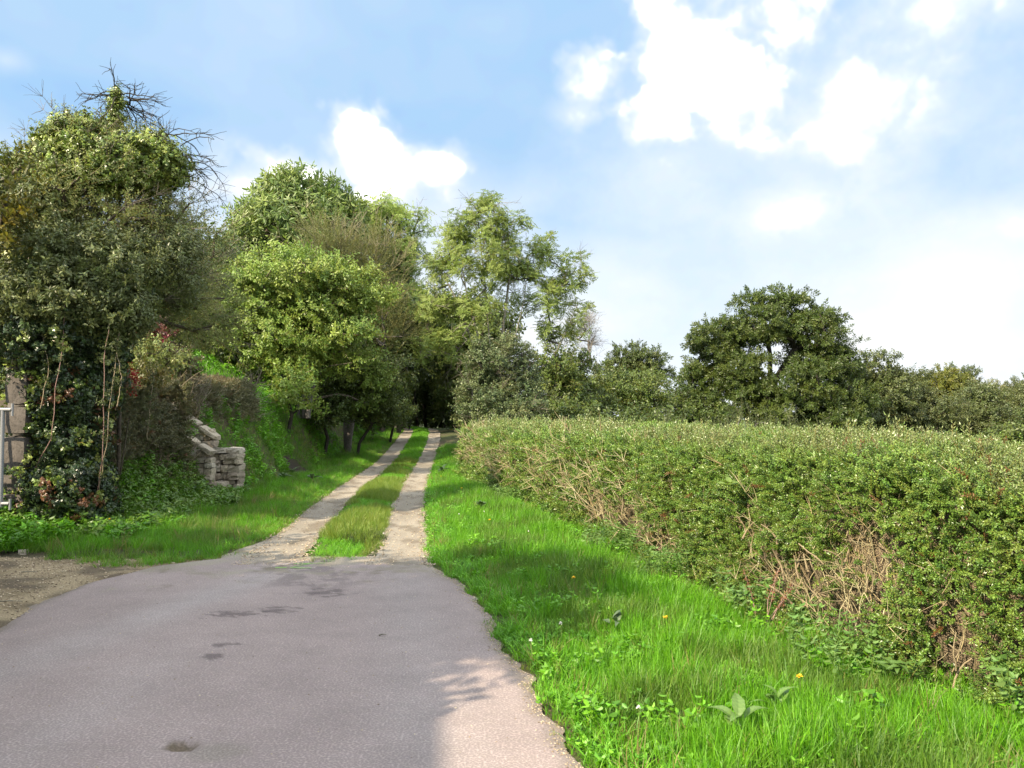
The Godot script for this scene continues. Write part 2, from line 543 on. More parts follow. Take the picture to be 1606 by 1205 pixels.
func make_sky() -> PanoramaSkyMaterial:
	var w := 2048
	var h := 1024
	var half := h / 2
	var dens := PackedFloat32Array()
	dens.resize(w * half)
	var blobs := CLOUDS.duplicate()
	rng.seed = 77
	for k in 95: # added clouds out of view, thick and dense, to lift and whiten ambient light
		var az := rng.randf_range(44.0, 316.0)
		var el := rng.randf_range(8.0, 62.0)
		var sz := rng.randf_range(3.5, 8.5)
		for j in 3:
			blobs.append([az + jit(sz), el + jit(sz * 0.4), sz * rng.randf_range(0.6, 1.1) / cos(deg_to_rad(el)), sz * rng.randf_range(0.5, 1.0), rng.randf_range(0.65, 1.0)])
	var puff := FastNoiseLite.new()
	puff.seed = 5
	puff.frequency = 0.15
	puff.fractal_octaves = 6
	puff.fractal_gain = 0.6
	puff.domain_warp_enabled = true
	puff.domain_warp_amplitude = 2.5
	puff.domain_warp_frequency = 0.2
	for b in blobs:
		var x0 := int((b[0] - b[2] * 1.7) / 360.0 * w)
		var x1 := int((b[0] + b[2] * 1.7) / 360.0 * w)
		var y0 := maxi(0, int((90.0 - b[1] - b[3] * 1.7) / 180.0 * h))
		var y1 := mini(half - 1, int((90.0 - b[1] + b[3] * 1.7) / 180.0 * h))
		for y in range(y0, y1 + 1):
			var el := 90.0 - (y + 0.5) / h * 180.0
			for x in range(x0, x1 + 1):
				var az := (x + 0.5) / w * 360.0
				var q := Vector2((az - b[0]) / b[2], (el - b[1]) / b[3]).length()
				var val: float = smoothstep(0.0, 1.6 - 0.7 * b[4], 1.0 - q + (0.25 + 0.5 * smoothstep(0.4, 0.8, b[4])) * puff.get_noise_2d(az, el * 1.3)) * b[4]
				if val > 0.0:
					var at := y * w + posmod(x, w)
					dens[at] = 1.0 - (1.0 - dens[at]) * (1.0 - val) if b[4] > 0.5 else maxf(dens[at], val)
	var veil := FastNoiseLite.new()
	veil.seed = 21
	veil.frequency = 0.9
	veil.fractal_octaves = 5
	var px := PackedByteArray()
	px.resize(w * h * 3)
	var sun_dir := Vector3(-cos(deg_to_rad(SUN_AZIMUTH)) * cos(deg_to_rad(SUN_HEIGHT)), sin(deg_to_rad(SUN_HEIGHT)), sin(deg_to_rad(SUN_AZIMUTH)) * cos(deg_to_rad(SUN_HEIGHT)))
	var top := Vector3(0.033, 0.059, 0.092)
	var mid := Vector3(0.0315, 0.0600, 0.0955)
	var low := Vector3(0.090, 0.101, 0.110)
	for y in h:
		if y >= half:
			continue
		var el := (0.5 - (y + 0.5) / h) * PI
		var se := sin(el)
		var base := low.lerp(mid, smoothstep(0.0, 0.36, se)).lerp(top, smoothstep(0.36, 0.95, se))
		for x in w:
			var az := (x + 0.5) / w * TAU
			var k := cos(el) / (se + 0.32)
			var n := veil.get_noise_2d(sin(az) * k * 1.2, cos(az) * k * 1.2 + 3.0)
			# thin veil: thicker low down; overhead, out of view, brightened for neutral fill light
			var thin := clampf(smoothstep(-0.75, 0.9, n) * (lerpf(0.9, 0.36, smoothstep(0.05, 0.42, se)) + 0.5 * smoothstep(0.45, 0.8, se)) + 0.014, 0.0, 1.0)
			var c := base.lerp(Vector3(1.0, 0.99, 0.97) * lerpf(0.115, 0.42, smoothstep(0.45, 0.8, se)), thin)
			var dn := dens[y * w + x]
			var lit := dens[maxi(0, y - 10) * w + posmod(x - 9, w)]
			var shade := 0.46 - 0.22 * smoothstep(0.6, 1.0, minf(dn, lit)) * smoothstep(-0.25, 0.35, puff.get_noise_2d((rad_to_deg(az) if az < PI else rad_to_deg(az) - 360.0) + 3.0, rad_to_deg(el) + 4.0))
			shade = lerpf(0.118, shade * 0.8, smoothstep(0.45, 1.0, dn))
			c = c.lerp(Vector3(shade, shade * 0.99, shade * 0.97), dn)
			# the veil glows round the sun
			var near := Vector3(sin(az) * cos(el), se, -cos(az) * cos(el)).dot(sun_dir)
			c *= 1.0 + 1.1 * smoothstep(0.7, 1.0, near)
			var o := (y * w + x) * 3
			px[o] = int(255.0 * pow(minf(c.x, 1.0), 0.4545))
			px[o + 1] = int(255.0 * pow(minf(c.y, 1.0), 0.4545))
			px[o + 2] = int(255.0 * pow(minf(c.z, 1.0), 0.4545))
	for k in range(half * w * 3, h * w * 3, 3):
		px[k] = 120
		px[k + 1] = 128
		px[k + 2] = 112
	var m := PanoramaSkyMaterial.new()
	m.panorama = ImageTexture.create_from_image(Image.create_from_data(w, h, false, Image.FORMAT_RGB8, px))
	return m

func make_view() -> void:
	var cam := Camera3D.new()
	cam.name = "camera"
	cam.position = Vector3(0, 1.6, 0)
	cam.rotation_degrees = Vector3(2.33, 0, 0)
	cam.fov = 50.08
	cam.near = 0.05
	cam.far = 2000.0
	add_child(cam)
	var e := Environment.new()
	e.background_mode = Environment.BG_SKY
	e.sky = Sky.new()
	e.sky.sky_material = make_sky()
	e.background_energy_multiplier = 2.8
	e.tonemap_mode = Environment.TONE_MAPPER_LINEAR
	e.tonemap_exposure = 3.6
	e.sdfgi_enabled = true
	e.ssao_enabled = true
	e.ssil_enabled = true
	var w := WorldEnvironment.new()
	w.name = "world_environment"
	w.environment = e
	add_child(w)
	var sun := DirectionalLight3D.new()
	sun.name = "sun"
	sun.light_energy = 1.0
	sun.light_color = Color(1.0, 0.93, 0.81)
	sun.light_angular_distance = 0.53
	sun.shadow_enabled = true
	var a := deg_to_rad(SUN_AZIMUTH)
	var h := deg_to_rad(SUN_HEIGHT)
	var to_sun := Vector3(-cos(a) * cos(h), sin(h), sin(a) * cos(h))
	sun.basis = Basis.looking_at(-to_sun, Vector3.UP)
	add_child(sun)

# ------------------------------------------------------------------ ground and surfaces
func sheet(xs: PackedFloat32Array, ds: PackedFloat32Array, height: Callable, color: Callable) -> ArrayMesh:
	var v := PackedVector3Array()
	var c := PackedColorArray()
	var idx := PackedInt32Array()
	var nx := xs.size()
	for j in ds.size():
		for i in nx:
			v.append(Vector3(xs[i], height.call(xs[i], ds[j]), -ds[j]))
			c.append(color.call(xs[i], ds[j]))
	for j in ds.size() - 1:
		for i in nx - 1:
			var a := j * nx + i
			idx.append_array([a, a + nx, a + 1, a + 1, a + nx, a + nx + 1])
	return mesh_of(v, smooth_normals(v, idx), c, idx)

func smooth_normals(v: PackedVector3Array, idx: PackedInt32Array) -> PackedVector3Array:
	var n := PackedVector3Array()
	n.resize(v.size())
	for k in range(0, idx.size(), 3):
		var a := v[idx[k]]
		var f := (v[idx[k + 2]] - a).cross(v[idx[k + 1]] - a)
		for j in 3: n[idx[k + j]] += f
	for k in n.size(): n[k] = n[k].normalized()
	return n

# a strip between two edges x = left(d) .. right(d)
func strip(ds: PackedFloat32Array, left: Callable, right: Callable, across: int, height: Callable, color: Callable) -> ArrayMesh:
	var v := PackedVector3Array()
	var c := PackedColorArray()
	var idx := PackedInt32Array()
	for j in ds.size():
		var l: float = left.call(ds[j])
		var r: float = right.call(ds[j])
		for i in across:
			var x := lerpf(l, r, i / (across - 1.0))
			v.append(Vector3(x, height.call(x, ds[j]), -ds[j]))
			c.append(color.call(x, ds[j]))
	for j in ds.size() - 1:
		for i in across - 1:
			var a := j * across + i
			idx.append_array([a, a + across, a + 1, a + 1, a + across, a + across + 1])
	return mesh_of(v, smooth_normals(v, idx), c, idx)

func spaced(a: float, b: float, n: int) -> PackedFloat32Array:
	var o := PackedFloat32Array()
	for k in n: o.append(lerpf(a, b, k / (n - 1.0)))
	return o

func fbm(x: float, y: float) -> float:
	return fine.get_noise_2d(x * 100.0, y * 100.0)

func soil_color(x: float, d: float) -> Color:
	var n := noise.get_noise_2d(x * 40.0, d * 40.0)
	var c := mix(Color(0.0638, 0.0766, 0.0224), Color(0.0829, 0.0638, 0.0383), smoothstep(-0.1, 0.4, n))
	var far := smoothstep(24.0, 40.0, absf(x) + maxf(d - 20.0, 0.0))
	c = mix(c, Color(0.0542, 0.0861, 0.0191), far * 0.8)
	# bare earth on the bank
	for e in [[-5.15, 17.3, 0.45, 0.7], [-5.9, 23.0, 0.5, 1.2], [-5.65, 26.0, 0.35, 1.6]]:
		var q := Vector2((x - e[0]) / e[2], (d - e[1]) / e[3]).length() + 0.5 * fbm(x * 0.6, d * 0.6)
		c = mix(c, Color(0.0351, 0.0242, 0.0165), 1.0 - smoothstep(0.7, 1.1, q))
	if d < 12.0 and x < -3.0: c = mix(c, Color(0.0892, 0.0733, 0.0478), 0.8)
	return c

func tarmac_left(d: float) -> float:
	return tab(EDGE_L, d) + 0.05 * fbm(d * 0.5, 3.0) + 0.02 * fbm(d * 2.5, 9.0)
func tarmac_right(d: float) -> float:
	return tab(EDGE_R, d) + 0.08 * fbm(d * 0.45, 7.0) + 0.045 * fbm(d * 1.2, 19.0)

func tarmac_y(x: float, d: float) -> float:
	var y := 0.0
	var p := Vector2((x + 1.60) / 0.075, (d - 4.07) / 0.07).length() + 0.5 * fbm(x * 1.2, d * 1.2)
	y -= 0.022 * (1.0 - smoothstep(0.45, 1.0, p))
	y += 0.004 * noise.get_noise_2d(x * 60.0, d * 60.0)
	var edge := minf(x - tab(EDGE_L, d), tab(EDGE_R, d) - x)
	y -= 0.02 * (1.0 - smoothstep(0.0, 0.12, edge)) + 0.02 * smoothstep(9.45, 9.75, d) * 1.6
	return y

func tarmac_color(x: float, d: float) -> Color:
	var c := Color(0.2635, 0.2138, 0.1999)
	var g := 0.16 * fbm(x * 0.1, d * 0.06) + 0.12 * fbm(x * 0.6, d * 0.6) + 0.10 * fbm(x * 4.0, d * 4.0)
	# paler where wheels have worn it: one pair bearing off to the left, one straight on
	var w1 := exp(-pow((x - lerpf(-3.25, -2.3, clampf((d - 5.0) / 4.5, 0.0, 1.2))) / 0.30, 2.0)) * smoothstep(3.4, 6.0, d)
	var w2 := exp(-pow((x - lerpf(-0.25, -1.25, clampf((d - 3.5) / 6.0, 0.0, 1.0))) / 0.34, 2.0))
	var w3 := exp(-pow((x + 2.35) / 0.28, 2.0)) * (1.0 - smoothstep(5.0, 6.5, d))
	var worn := clampf((w1 * 0.9 + w2 * 0.65 + w3 * 0.5) * (0.8 + 0.5 * fbm(x * 0.25, d * 0.2)), 0.0, 1.0)
	c = mix(c, Color(0.2755, 0.2397, 0.2280), worn)
	c = Color(c.r * (1.0 + g), c.g * (1.0 + g), c.b * (1.0 + g))
	# damp and oily blotches before the track begins
	var zone := smoothstep(0.0, 0.8, 1.0 - Vector2((x + 2.05 + (d - 8.6) * 0.18) / 0.75, (d - 8.5) / 1.35).length() * 0.9)
	var blot := smoothstep(0.02, 0.22, fbm(x * 0.8, d * 0.75) + 0.7 * fbm(x * 2.6 + 9.0, d * 2.6) + zone * 0.34 - 0.2) * zone
	c = mix(c, Color(0.0861, 0.0689, 0.0701), blot * 0.5)
	for e in [[-2.02, 5.86, 0.10, 0.05], [-2.0, 5.58, 0.09, 0.06], [-2.25, 6.75, 0.2, 0.12], [-1.95, 6.9, 0.16, 0.1], [-1.7, 7.6, 0.2, 0.15]]:
		var q := Vector2((x - e[0]) / e[2], (d - e[1]) / e[3]).length() + 1.7 * fbm(x * 2.0, d * 2.6)
		c = mix(c, Color(0.0861, 0.0670, 0.0670), 0.7 * (1.0 - smoothstep(0.5, 1.0, q)))
	# pothole filled with dirt
	var q := Vector2((x + 1.60) / 0.075, (d - 4.07) / 0.07).length() + 0.9 * fbm(x * 1.3, d * 1.3)
	c = mix(c, Color(0.0957, 0.0733, 0.0446), 0.9 * (1.0 - smoothstep(0.55, 1.0, q)))
	c = mix(c, Color(0.1913, 0.1690, 0.1371), 0.5 * (1.0 - smoothstep(0.5, 1.3, Vector2((x + 1.42) / 0.16, (d - 4.0) / 0.12).length())))
	# grit washed over the margins
	var edge := minf(x - tab(EDGE_L, d), tab(EDGE_R, d) - x) + 0.12 * fbm(x * 0.7, d * 0.7)
	c = mix(c, Color(0.1722, 0.1434, 0.1116), 0.7 * (1.0 - smoothstep(0.0, 0.16, edge)))
	var gritty := smoothstep(8.2, 9.45, d + 1.3 * fbm(x * 0.35, d * 0.5) + 0.9 * fbm(x * 1.8, d * 1.8))
	c = mix(c, track_color(x, d), gritty)
	return c

func track_color(x: float, d: float) -> Color:
	var c := mix(Color(0.2194, 0.1892, 0.1481), Color(0.2742, 0.2413, 0.1919), smoothstep(-0.3, 0.4, fbm(x * 0.4, d * 0.15)))
	c = mix(c, Color(0.1371, 0.1125, 0.0823), 0.8 * smoothstep(0.05, 0.4, fbm(x * 0.5 + 40.0, d * 0.25)))
	return c

func make_ground() -> void:
	var grain := noise_tex(512, 0.12, FastNoiseLite.TYPE_CELLULAR, [[0.0, 0.3], [0.2, 0.52], [0.5, 0.68], [0.72, 0.82], [0.85, 1.0], [1.0, 1.0]], 3, 4)
	var grit := noise_tex(512, 0.09, FastNoiseLite.TYPE_CELLULAR, [[0.0, 0.4], [0.4, 0.7], [0.7, 0.95], [1.0, 1.0]], 3, 8)
	var clods := noise_tex(512, 0.03, FastNoiseLite.TYPE_SIMPLEX_SMOOTH, [[0.0, 0.35], [0.5, 0.8], [1.0, 1.0]], 5, 12)
	solid("tarmac", Color(1.35, 1.35, 1.35), 0.88, grain, 1.2, grain, 0.6, true)
	solid("gravel_track", Color(1.2, 1.2, 1.2), 0.95, grit, 1.2, grit, 0.9, true)
	solid("soil", Color(1, 1, 1), 0.95, clods, 0.8, clods, 2.5, true)
	# the ground: one sheet, fine near the lane and reaching past the last trees
	var xs := PackedFloat32Array()
	var x := -420.0
	while x < 420.0:
		xs.append(x)
		x += 0.25 if x > -9.5 and x < 3.5 else 0.6 if x > -20.0 and x < 12.0 else 3.0 if absf(x) < 60.0 else 20.0
	var ds := PackedFloat32Array()
	var d := -30.0
	while d < 600.0:
		ds.append(d)
		d += 0.3 if d > 2.0 and d < 30.0 else 0.8 if d < 64.0 and d > -6.0 else 3.0 if d < 120.0 else 25.0
	setting("ground", sheet(xs, ds, func(px, pd): return ground_y(px, pd) - 0.035, soil_color), mats.soil)
	setting("road", strip(PackedFloat32Array(Array(spaced(-8.0, 2.6, 40)) + Array(spaced(2.64, 9.75, 230))), tarmac_left, tarmac_right, 130, tarmac_y, tarmac_color), mats.tarmac, "worn pinkish grey tarmac in front of the track")
	var rows := PackedFloat32Array(Array(spaced(9.0, 24.0, 190)) + Array(spaced(24.1, 80.0, 200)))
	for side in [-1.0, 1.0]:
		var inner := func(pd): return lane_x(pd) + side * (0.42 + 0.05 * fbm(pd * 0.3, side * 5.0) + 0.03 * fbm(pd * 1.4, side * 9.0))
		var outer := func(pd): return lane_x(pd) + side * (1.02 + 0.05 * fbm(pd * 0.25, side * 15.0) + 0.03 * fbm(pd * 1.3, side * 29.0) + (0.35 if side < 0 else 0.05) * (1.0 - smoothstep(9.2, 11.5, pd)))
		var shape := func(px, pd): return tab(RISE, pd) - 0.004 - 0.03 * (1.0 - smoothstep(9.3, 9.65, pd)) - 0.02 * exp(-pow((px - lane_x(pd) - side * 0.72) / 0.2, 2.0)) + 0.006 * fbm(px * 0.6, pd * 0.4)
		setting("track", strip(rows, inner if side > 0 else outer, outer if side > 0 else inner, 16, shape, track_color), mats.gravel_track, "pale gravel wheel rut on the %s of the grassy strip" % ("left" if side < 0 else "right"))
	# gravel entrance in front of the gate
	var drive_color := func(px, pd):
		var q := mix(Color(0.2068, 0.1584, 0.0924), Color(0.2904, 0.2288, 0.1408), smoothstep(-0.3, 0.3, fbm(px * 0.5, pd * 0.5)))
		return mix(q, Color(0.0766, 0.0574, 0.0383), 0.8 * smoothstep(0.0, 0.3, fbm(px * 0.3 + 5.0, pd * 0.45) - 0.02))
	var drive_y := func(px, pd): return -0.018 + 0.012 * fbm(px * 0.3, pd * 0.3)
	setting("path", strip(spaced(3.0, 9.72, 110), func(pd): return -13.0, func(pd): return tab(EDGE_L, pd) + 0.06, 90, drive_y, drive_color), mats.gravel_track, "gravelly entrance in front of the metal gate")

# ------------------------------------------------------------------ grass, gravel
func grass_zone(called: String, label: String, d0: float, d1: float, x0: Callable, x1: Callable, density: Callable, pick: Callable) -> void:
	rng.seed = hash(label)
	var s := Scatter.new()
	var d := d0
	while d < d1:
		var st := 0.25
		var a: float = x0.call(d)
		var b: float = x1.call(d)
		for k in int((b - a) * st * density.call(d) + rng.randf()):
			var x := rng.randf_range(a, b)
			var dd := d + rng.randf() * st
			var q: Array = pick.call(x, dd)   # [kind, scale, tints, lean] or []
			if q.is_empty(): continue
			var up: Vector3 = (Vector3.UP + rand_dir() * q[3]).normalized()
			s.put(spr(q[0]), on_ground(x, dd, -0.02), up, rng.randf() * TAU, q[1] * rng.randf_range(0.75, 1.2), tint(q[2]))
		d += st
	var holder := Node3D.new()
	holder.name = numbered(called)
	add_child(holder)
	holder.set_meta("kind", "stuff")
	holder.set_meta("label", label)
	holder.set_meta("category", "grass")
	for kind in ["tuft_tall", "tuft_short", "tuft_dry", "nettle", "clover"]:
		flush(s, {"tuft_tall": "blades", "tuft_short": "short_blades", "tuft_dry": "dry_blades", "nettle": "nettle_leaves", "clover": "clover_leaves"}[kind], kind, "grass_blade" if kind.begins_with("tuft") else "leaf", holder)

const GRASS := [Color(0.1590, 0.3966, 0.0156), Color(0.2148, 0.4641, 0.0219), Color(0.1203, 0.3207, 0.0156)]
const STRAW := [Color(0.3261, 0.2609, 0.1159), Color(0.2609, 0.2391, 0.087)]
const GRASS_DULL := [Color(0.1461, 0.2868, 0.0312), Color(0.1977, 0.3037, 0.0469), Color(0.1118, 0.2278, 0.0234)]
const GRASS_DRY := [Color(0.21, 0.29, 0.04), Color(0.28, 0.31, 0.055), Color(0.15, 0.26, 0.03)]

func hedge_x(d: float) -> float:
	return tab(HEDGE, d)

func make_grass() -> void:
	# verge between the lane and the long hedge
	grass_zone("grass", "long bright green grass on the verge below the long hedge", 2.2, 34.0,
		func(d): return (tarmac_right(d) if d < 9.7 else lane_x(d) + 1.0) - 0.09,
		func(d): return hedge_x(d) + 0.25 if d < 22.0 else lane_x(d) + 2.8,
		func(d): return 620.0 if d < 6.5 else 420.0 if d < 11.0 else 260.0,
		func(x, d):
			var e: float = x - (tarmac_right(d) if d < 9.7 else lane_x(d) + 1.0)
			var n := noise.get_noise_2d(x * 130.0, d * 130.0)
			if e < 0.0 and rng.randf() < 0.9 - 0.6 * smoothstep(0.0, 0.25, n): return []
			if e < 0.04 + 0.14 * n: return [] if rng.randf() < 0.5 else ["tuft_short", 0.5, GRASS_DRY, 0.3]
			if rng.randf() < 0.05: return ["tuft_dry", rng.randf_range(0.8, 1.3), STRAW, 0.5]
			var c := fbm(x * 0.35 + 70.0, d * 0.35)
			if c > 0.16 and rng.randf() < 0.5: return ["clover", rng.randf_range(0.6, 1.0), GRASS, 0.3]
			if c < -0.22 and rng.randf() < 0.25: return ["nettle", rng.randf_range(0.35, 0.6), GRASS, 0.5]
			if e < 0.3: return ["tuft_short", 1.0 + e * 2.0, GRASS, 0.3]
			return ["tuft_tall", (0.72 + 0.4 * n + 0.25 * smoothstep(0.3, 1.2, e)) * (0.86 + 0.012 * d) * (1.0 - 0.5 * smoothstep(0.5, 0.15, hedge_x(d) - x) * float(d < 22.0)), GRASS if fbm(x * 0.25 + 20.0, d * 0.25) > -0.12 else GRASS_DULL, 0.34])
	# strip between the ruts
	grass_zone("grass", "low yellowish grass strip between the two wheel ruts", 9.15, 60.0,
		func(d): return lane_x(d) - 0.46, func(d): return lane_x(d) + 0.46,
		func(d): return 520.0 if d < 20.0 else 220.0,
		func(x, d):
			var w: float = absf(x - lane_x(d)) + 0.06 * fbm(d * 0.5, x)
			if w > 0.45 or d < 9.35 + 1.3 * fbm(x * 0.5, 31.0) or (d < 9.8 and rng.randf() < 0.5): return []
			var n := fbm(x * 0.15, d * 0.12)
			var shortish: float = 0.55 + 0.6 * smoothstep(0.45, 0.1, w) + 0.4 * n
			return ["tuft_dry" if n > -0.05 else "tuft_short", shortish * (0.75 if d < 10.5 else 1.0), GRASS_DRY if n > -0.12 and d < 30.0 else GRASS, 0.3])
	# left verge and bank
	grass_zone("grass", "green grass verge and rough bank left of the track", 8.9, 62.0,
		func(d): return lerpf(-4.5, -5.6, (d - 8.9) / 0.7) if d < 9.6 else toe_x(d) - (1.7 if d < 17.0 else 2.4), func(d): return tab(EDGE_L, d) + 0.08 if d < 9.7 else lane_x(d) - 1.0 - (0.35 * (1.0 - smoothstep(9.2, 11.5, d))),
		func(d): return 360.0 if d < 16.0 else 230.0 if d < 30.0 else 110.0,
		func(x, d):
			var u: float = toe_x(d) - x
			for e in [[-5.15, 17.3, 0.4, 0.6], [-5.9, 23.0, 0.42, 1.0], [-5.65, 26.0, 0.3, 1.4]]:
				if Vector2((x - e[0]) / e[2], (d - e[1]) / e[3]).length() < 0.9 + 0.4 * fbm(x, d): return []
			var e: float = (tab(EDGE_L, d) if d < 9.7 else lane_x(d) - 1.0 - 0.35 * (1.0 - smoothstep(9.2, 11.5, d))) - x + 0.12 * fbm(x * 0.6, d * 0.6)
			if d < 9.5: e = minf(e, 0.3 * (d - 8.9) + 0.5 * fbm(x * 0.5, 8.0))
			if e < 0.06: return [] if rng.randf() < 0.5 else ["tuft_short", 0.6, GRASS_DRY, 0.3]
			var n := fbm(x * 0.2, d * 0.2)
			if d > 10.4 and d < 16.0 and u > -0.5 + 0.3 * n and rng.randf() < 0.75: return ["nettle", rng.randf_range(0.45, 0.95), GRASS_DULL, 0.6]
			if u > 0.1 and n > 0.02 and rng.randf() < 0.55: return ["nettle", rng.randf_range(0.5, 1.0), GRASS, 0.5]
			if e < 0.35: return ["tuft_short", 0.8 + e, GRASS_DRY if rng.randf() < 0.4 else GRASS, 0.3]
			if rng.randf() < (0.12 if u > 0.3 else 0.05): return ["tuft_dry", rng.randf_range(0.8, 1.6), STRAW, 0.6]
			return ["tuft_tall", (0.62 + 0.5 * n) * (1.0 + 0.01 * d), GRASS if fbm(x * 0.3 + 8.0, d * 0.3) > 0.0 else GRASS_DULL, 0.4])
	# verge in front of the gate and the ivy
	grass_zone("grass", "shaded grass below the gate and the ivy at the far left", 9.55, 11.6,
		func(d): return -9.0, func(d): return toe_x(d) + 0.6,
		func(d): return 330.0,
		func(x, d):
			if d < 9.75 + 0.3 * fbm(x * 0.3, 2.0): return []
			return ["nettle", rng.randf_range(0.4, 0.8), GRASS, 0.5] if fbm(x * 0.3, d * 0.3) > 0.1 else ["tuft_tall", rng.randf_range(0.6, 1.0), GRASS, 0.4])
	# garden lawn above the bank
	grass_zone("grass", "sunlit garden lawn above the clipped hedges", 17.0, 40.0,
		func(d): return toe_x(d) - 11.0, func(d): return toe_x(d) - 2.4,
		func(d): return 95.0 if d < 30.0 else 45.0,
		func(x, d):
			if toe_x(d) - x < 2.4 and d < 22.0: return []
			return ["nettle", rng.randf_range(0.8, 1.4), GRASS, 0.4] if fbm(x * 0.1, d * 0.1) > 0.12 else ["tuft_tall", rng.randf_range(0.8, 1.4), GRASS, 0.5])

func pebble_mesh() -> ArrayMesh:
	var v := PackedVector3Array()
	var ring := []
	for k in 6:
		ring.append(Vector3(cos(k * TAU / 6), 0, sin(k * TAU / 6)) * rng.randf_range(0.7, 1.1))
	var tp := Vector3(jit(0.2), 0.6, jit(0.2))
	for k in 6:
		v.append_array([tp, ring[k], ring[(k + 1) % 6], ring[(k + 1) % 6], ring[k], Vector3(0, -0.4, 0)])
	return mesh_of(v)

func make_gravel() -> void:
	rng.seed = 404
	var s := Scatter.new()
	var tones := [Color(0.33, 0.26, 0.17), Color(0.44, 0.37, 0.26), Color(0.15, 0.11, 0.075), Color(0.24, 0.18, 0.115)]
	for k in 9000: # entrance
		var d := rng.randf_range(5.2, 9.75)
		var x := tab(EDGE_L, d) + 0.14 - pow(rng.randf(), 0.8) * 3.2
		if fbm(x * 0.3 + 5.0, d * 0.45) > 0.1 and rng.randf() < 0.6: continue
		s.put("p", Vector3(x, -0.012 + 0.012 * fbm(x * 0.3, d * 0.3), -d), (Vector3.UP + rand_dir() * 0.4).normalized(), rng.randf() * TAU, rng.randf_range(0.004, 0.013), tint(tones))
	for k in 5200: # rut margins and the end of the tarmac
		var d := 9.0 + 18.0 * pow(rng.randf(), 1.5)
		var side := 1.0 if rng.randf() < 0.5 else -1.0
		var o := 0.72 + (0.3 * (1.0 if rng.randf() < 0.5 else -1.0) + jit(0.1) if rng.randf() < 0.7 else jit(0.3))
		var x := lane_x(d) + side * o
		s.put("p", Vector3(x, 0.0, -d), (Vector3.UP + rand_dir() * 0.4).normalized(), rng.randf() * TAU, rng.randf_range(0.004, 0.013), tint(tones))
	for k in 2600: # crumbs along the edge of the verge, a few strays on the tarmac
		var d := rng.randf_range(2.6, 9.6)
		var x := tarmac_right(d) - absf(rng.randfn(0.0, 0.05)) if rng.randf() < 0.8 else lerpf(tarmac_left(d), tarmac_right(d), rng.randf())
		s.put("p", Vector3(x, tarmac_y(x, d) + 0.001, -d), (Vector3.UP + rand_dir() * 0.4).normalized(), rng.randf() * TAU, rng.randf_range(0.002, 0.007), tint(tones))
	scattered(s, "p", "gravel", pebble_mesh(), mats.pebble, self)
	get_node("gravel").set_meta("label", "loose pale stones on the entrance and along the ruts")


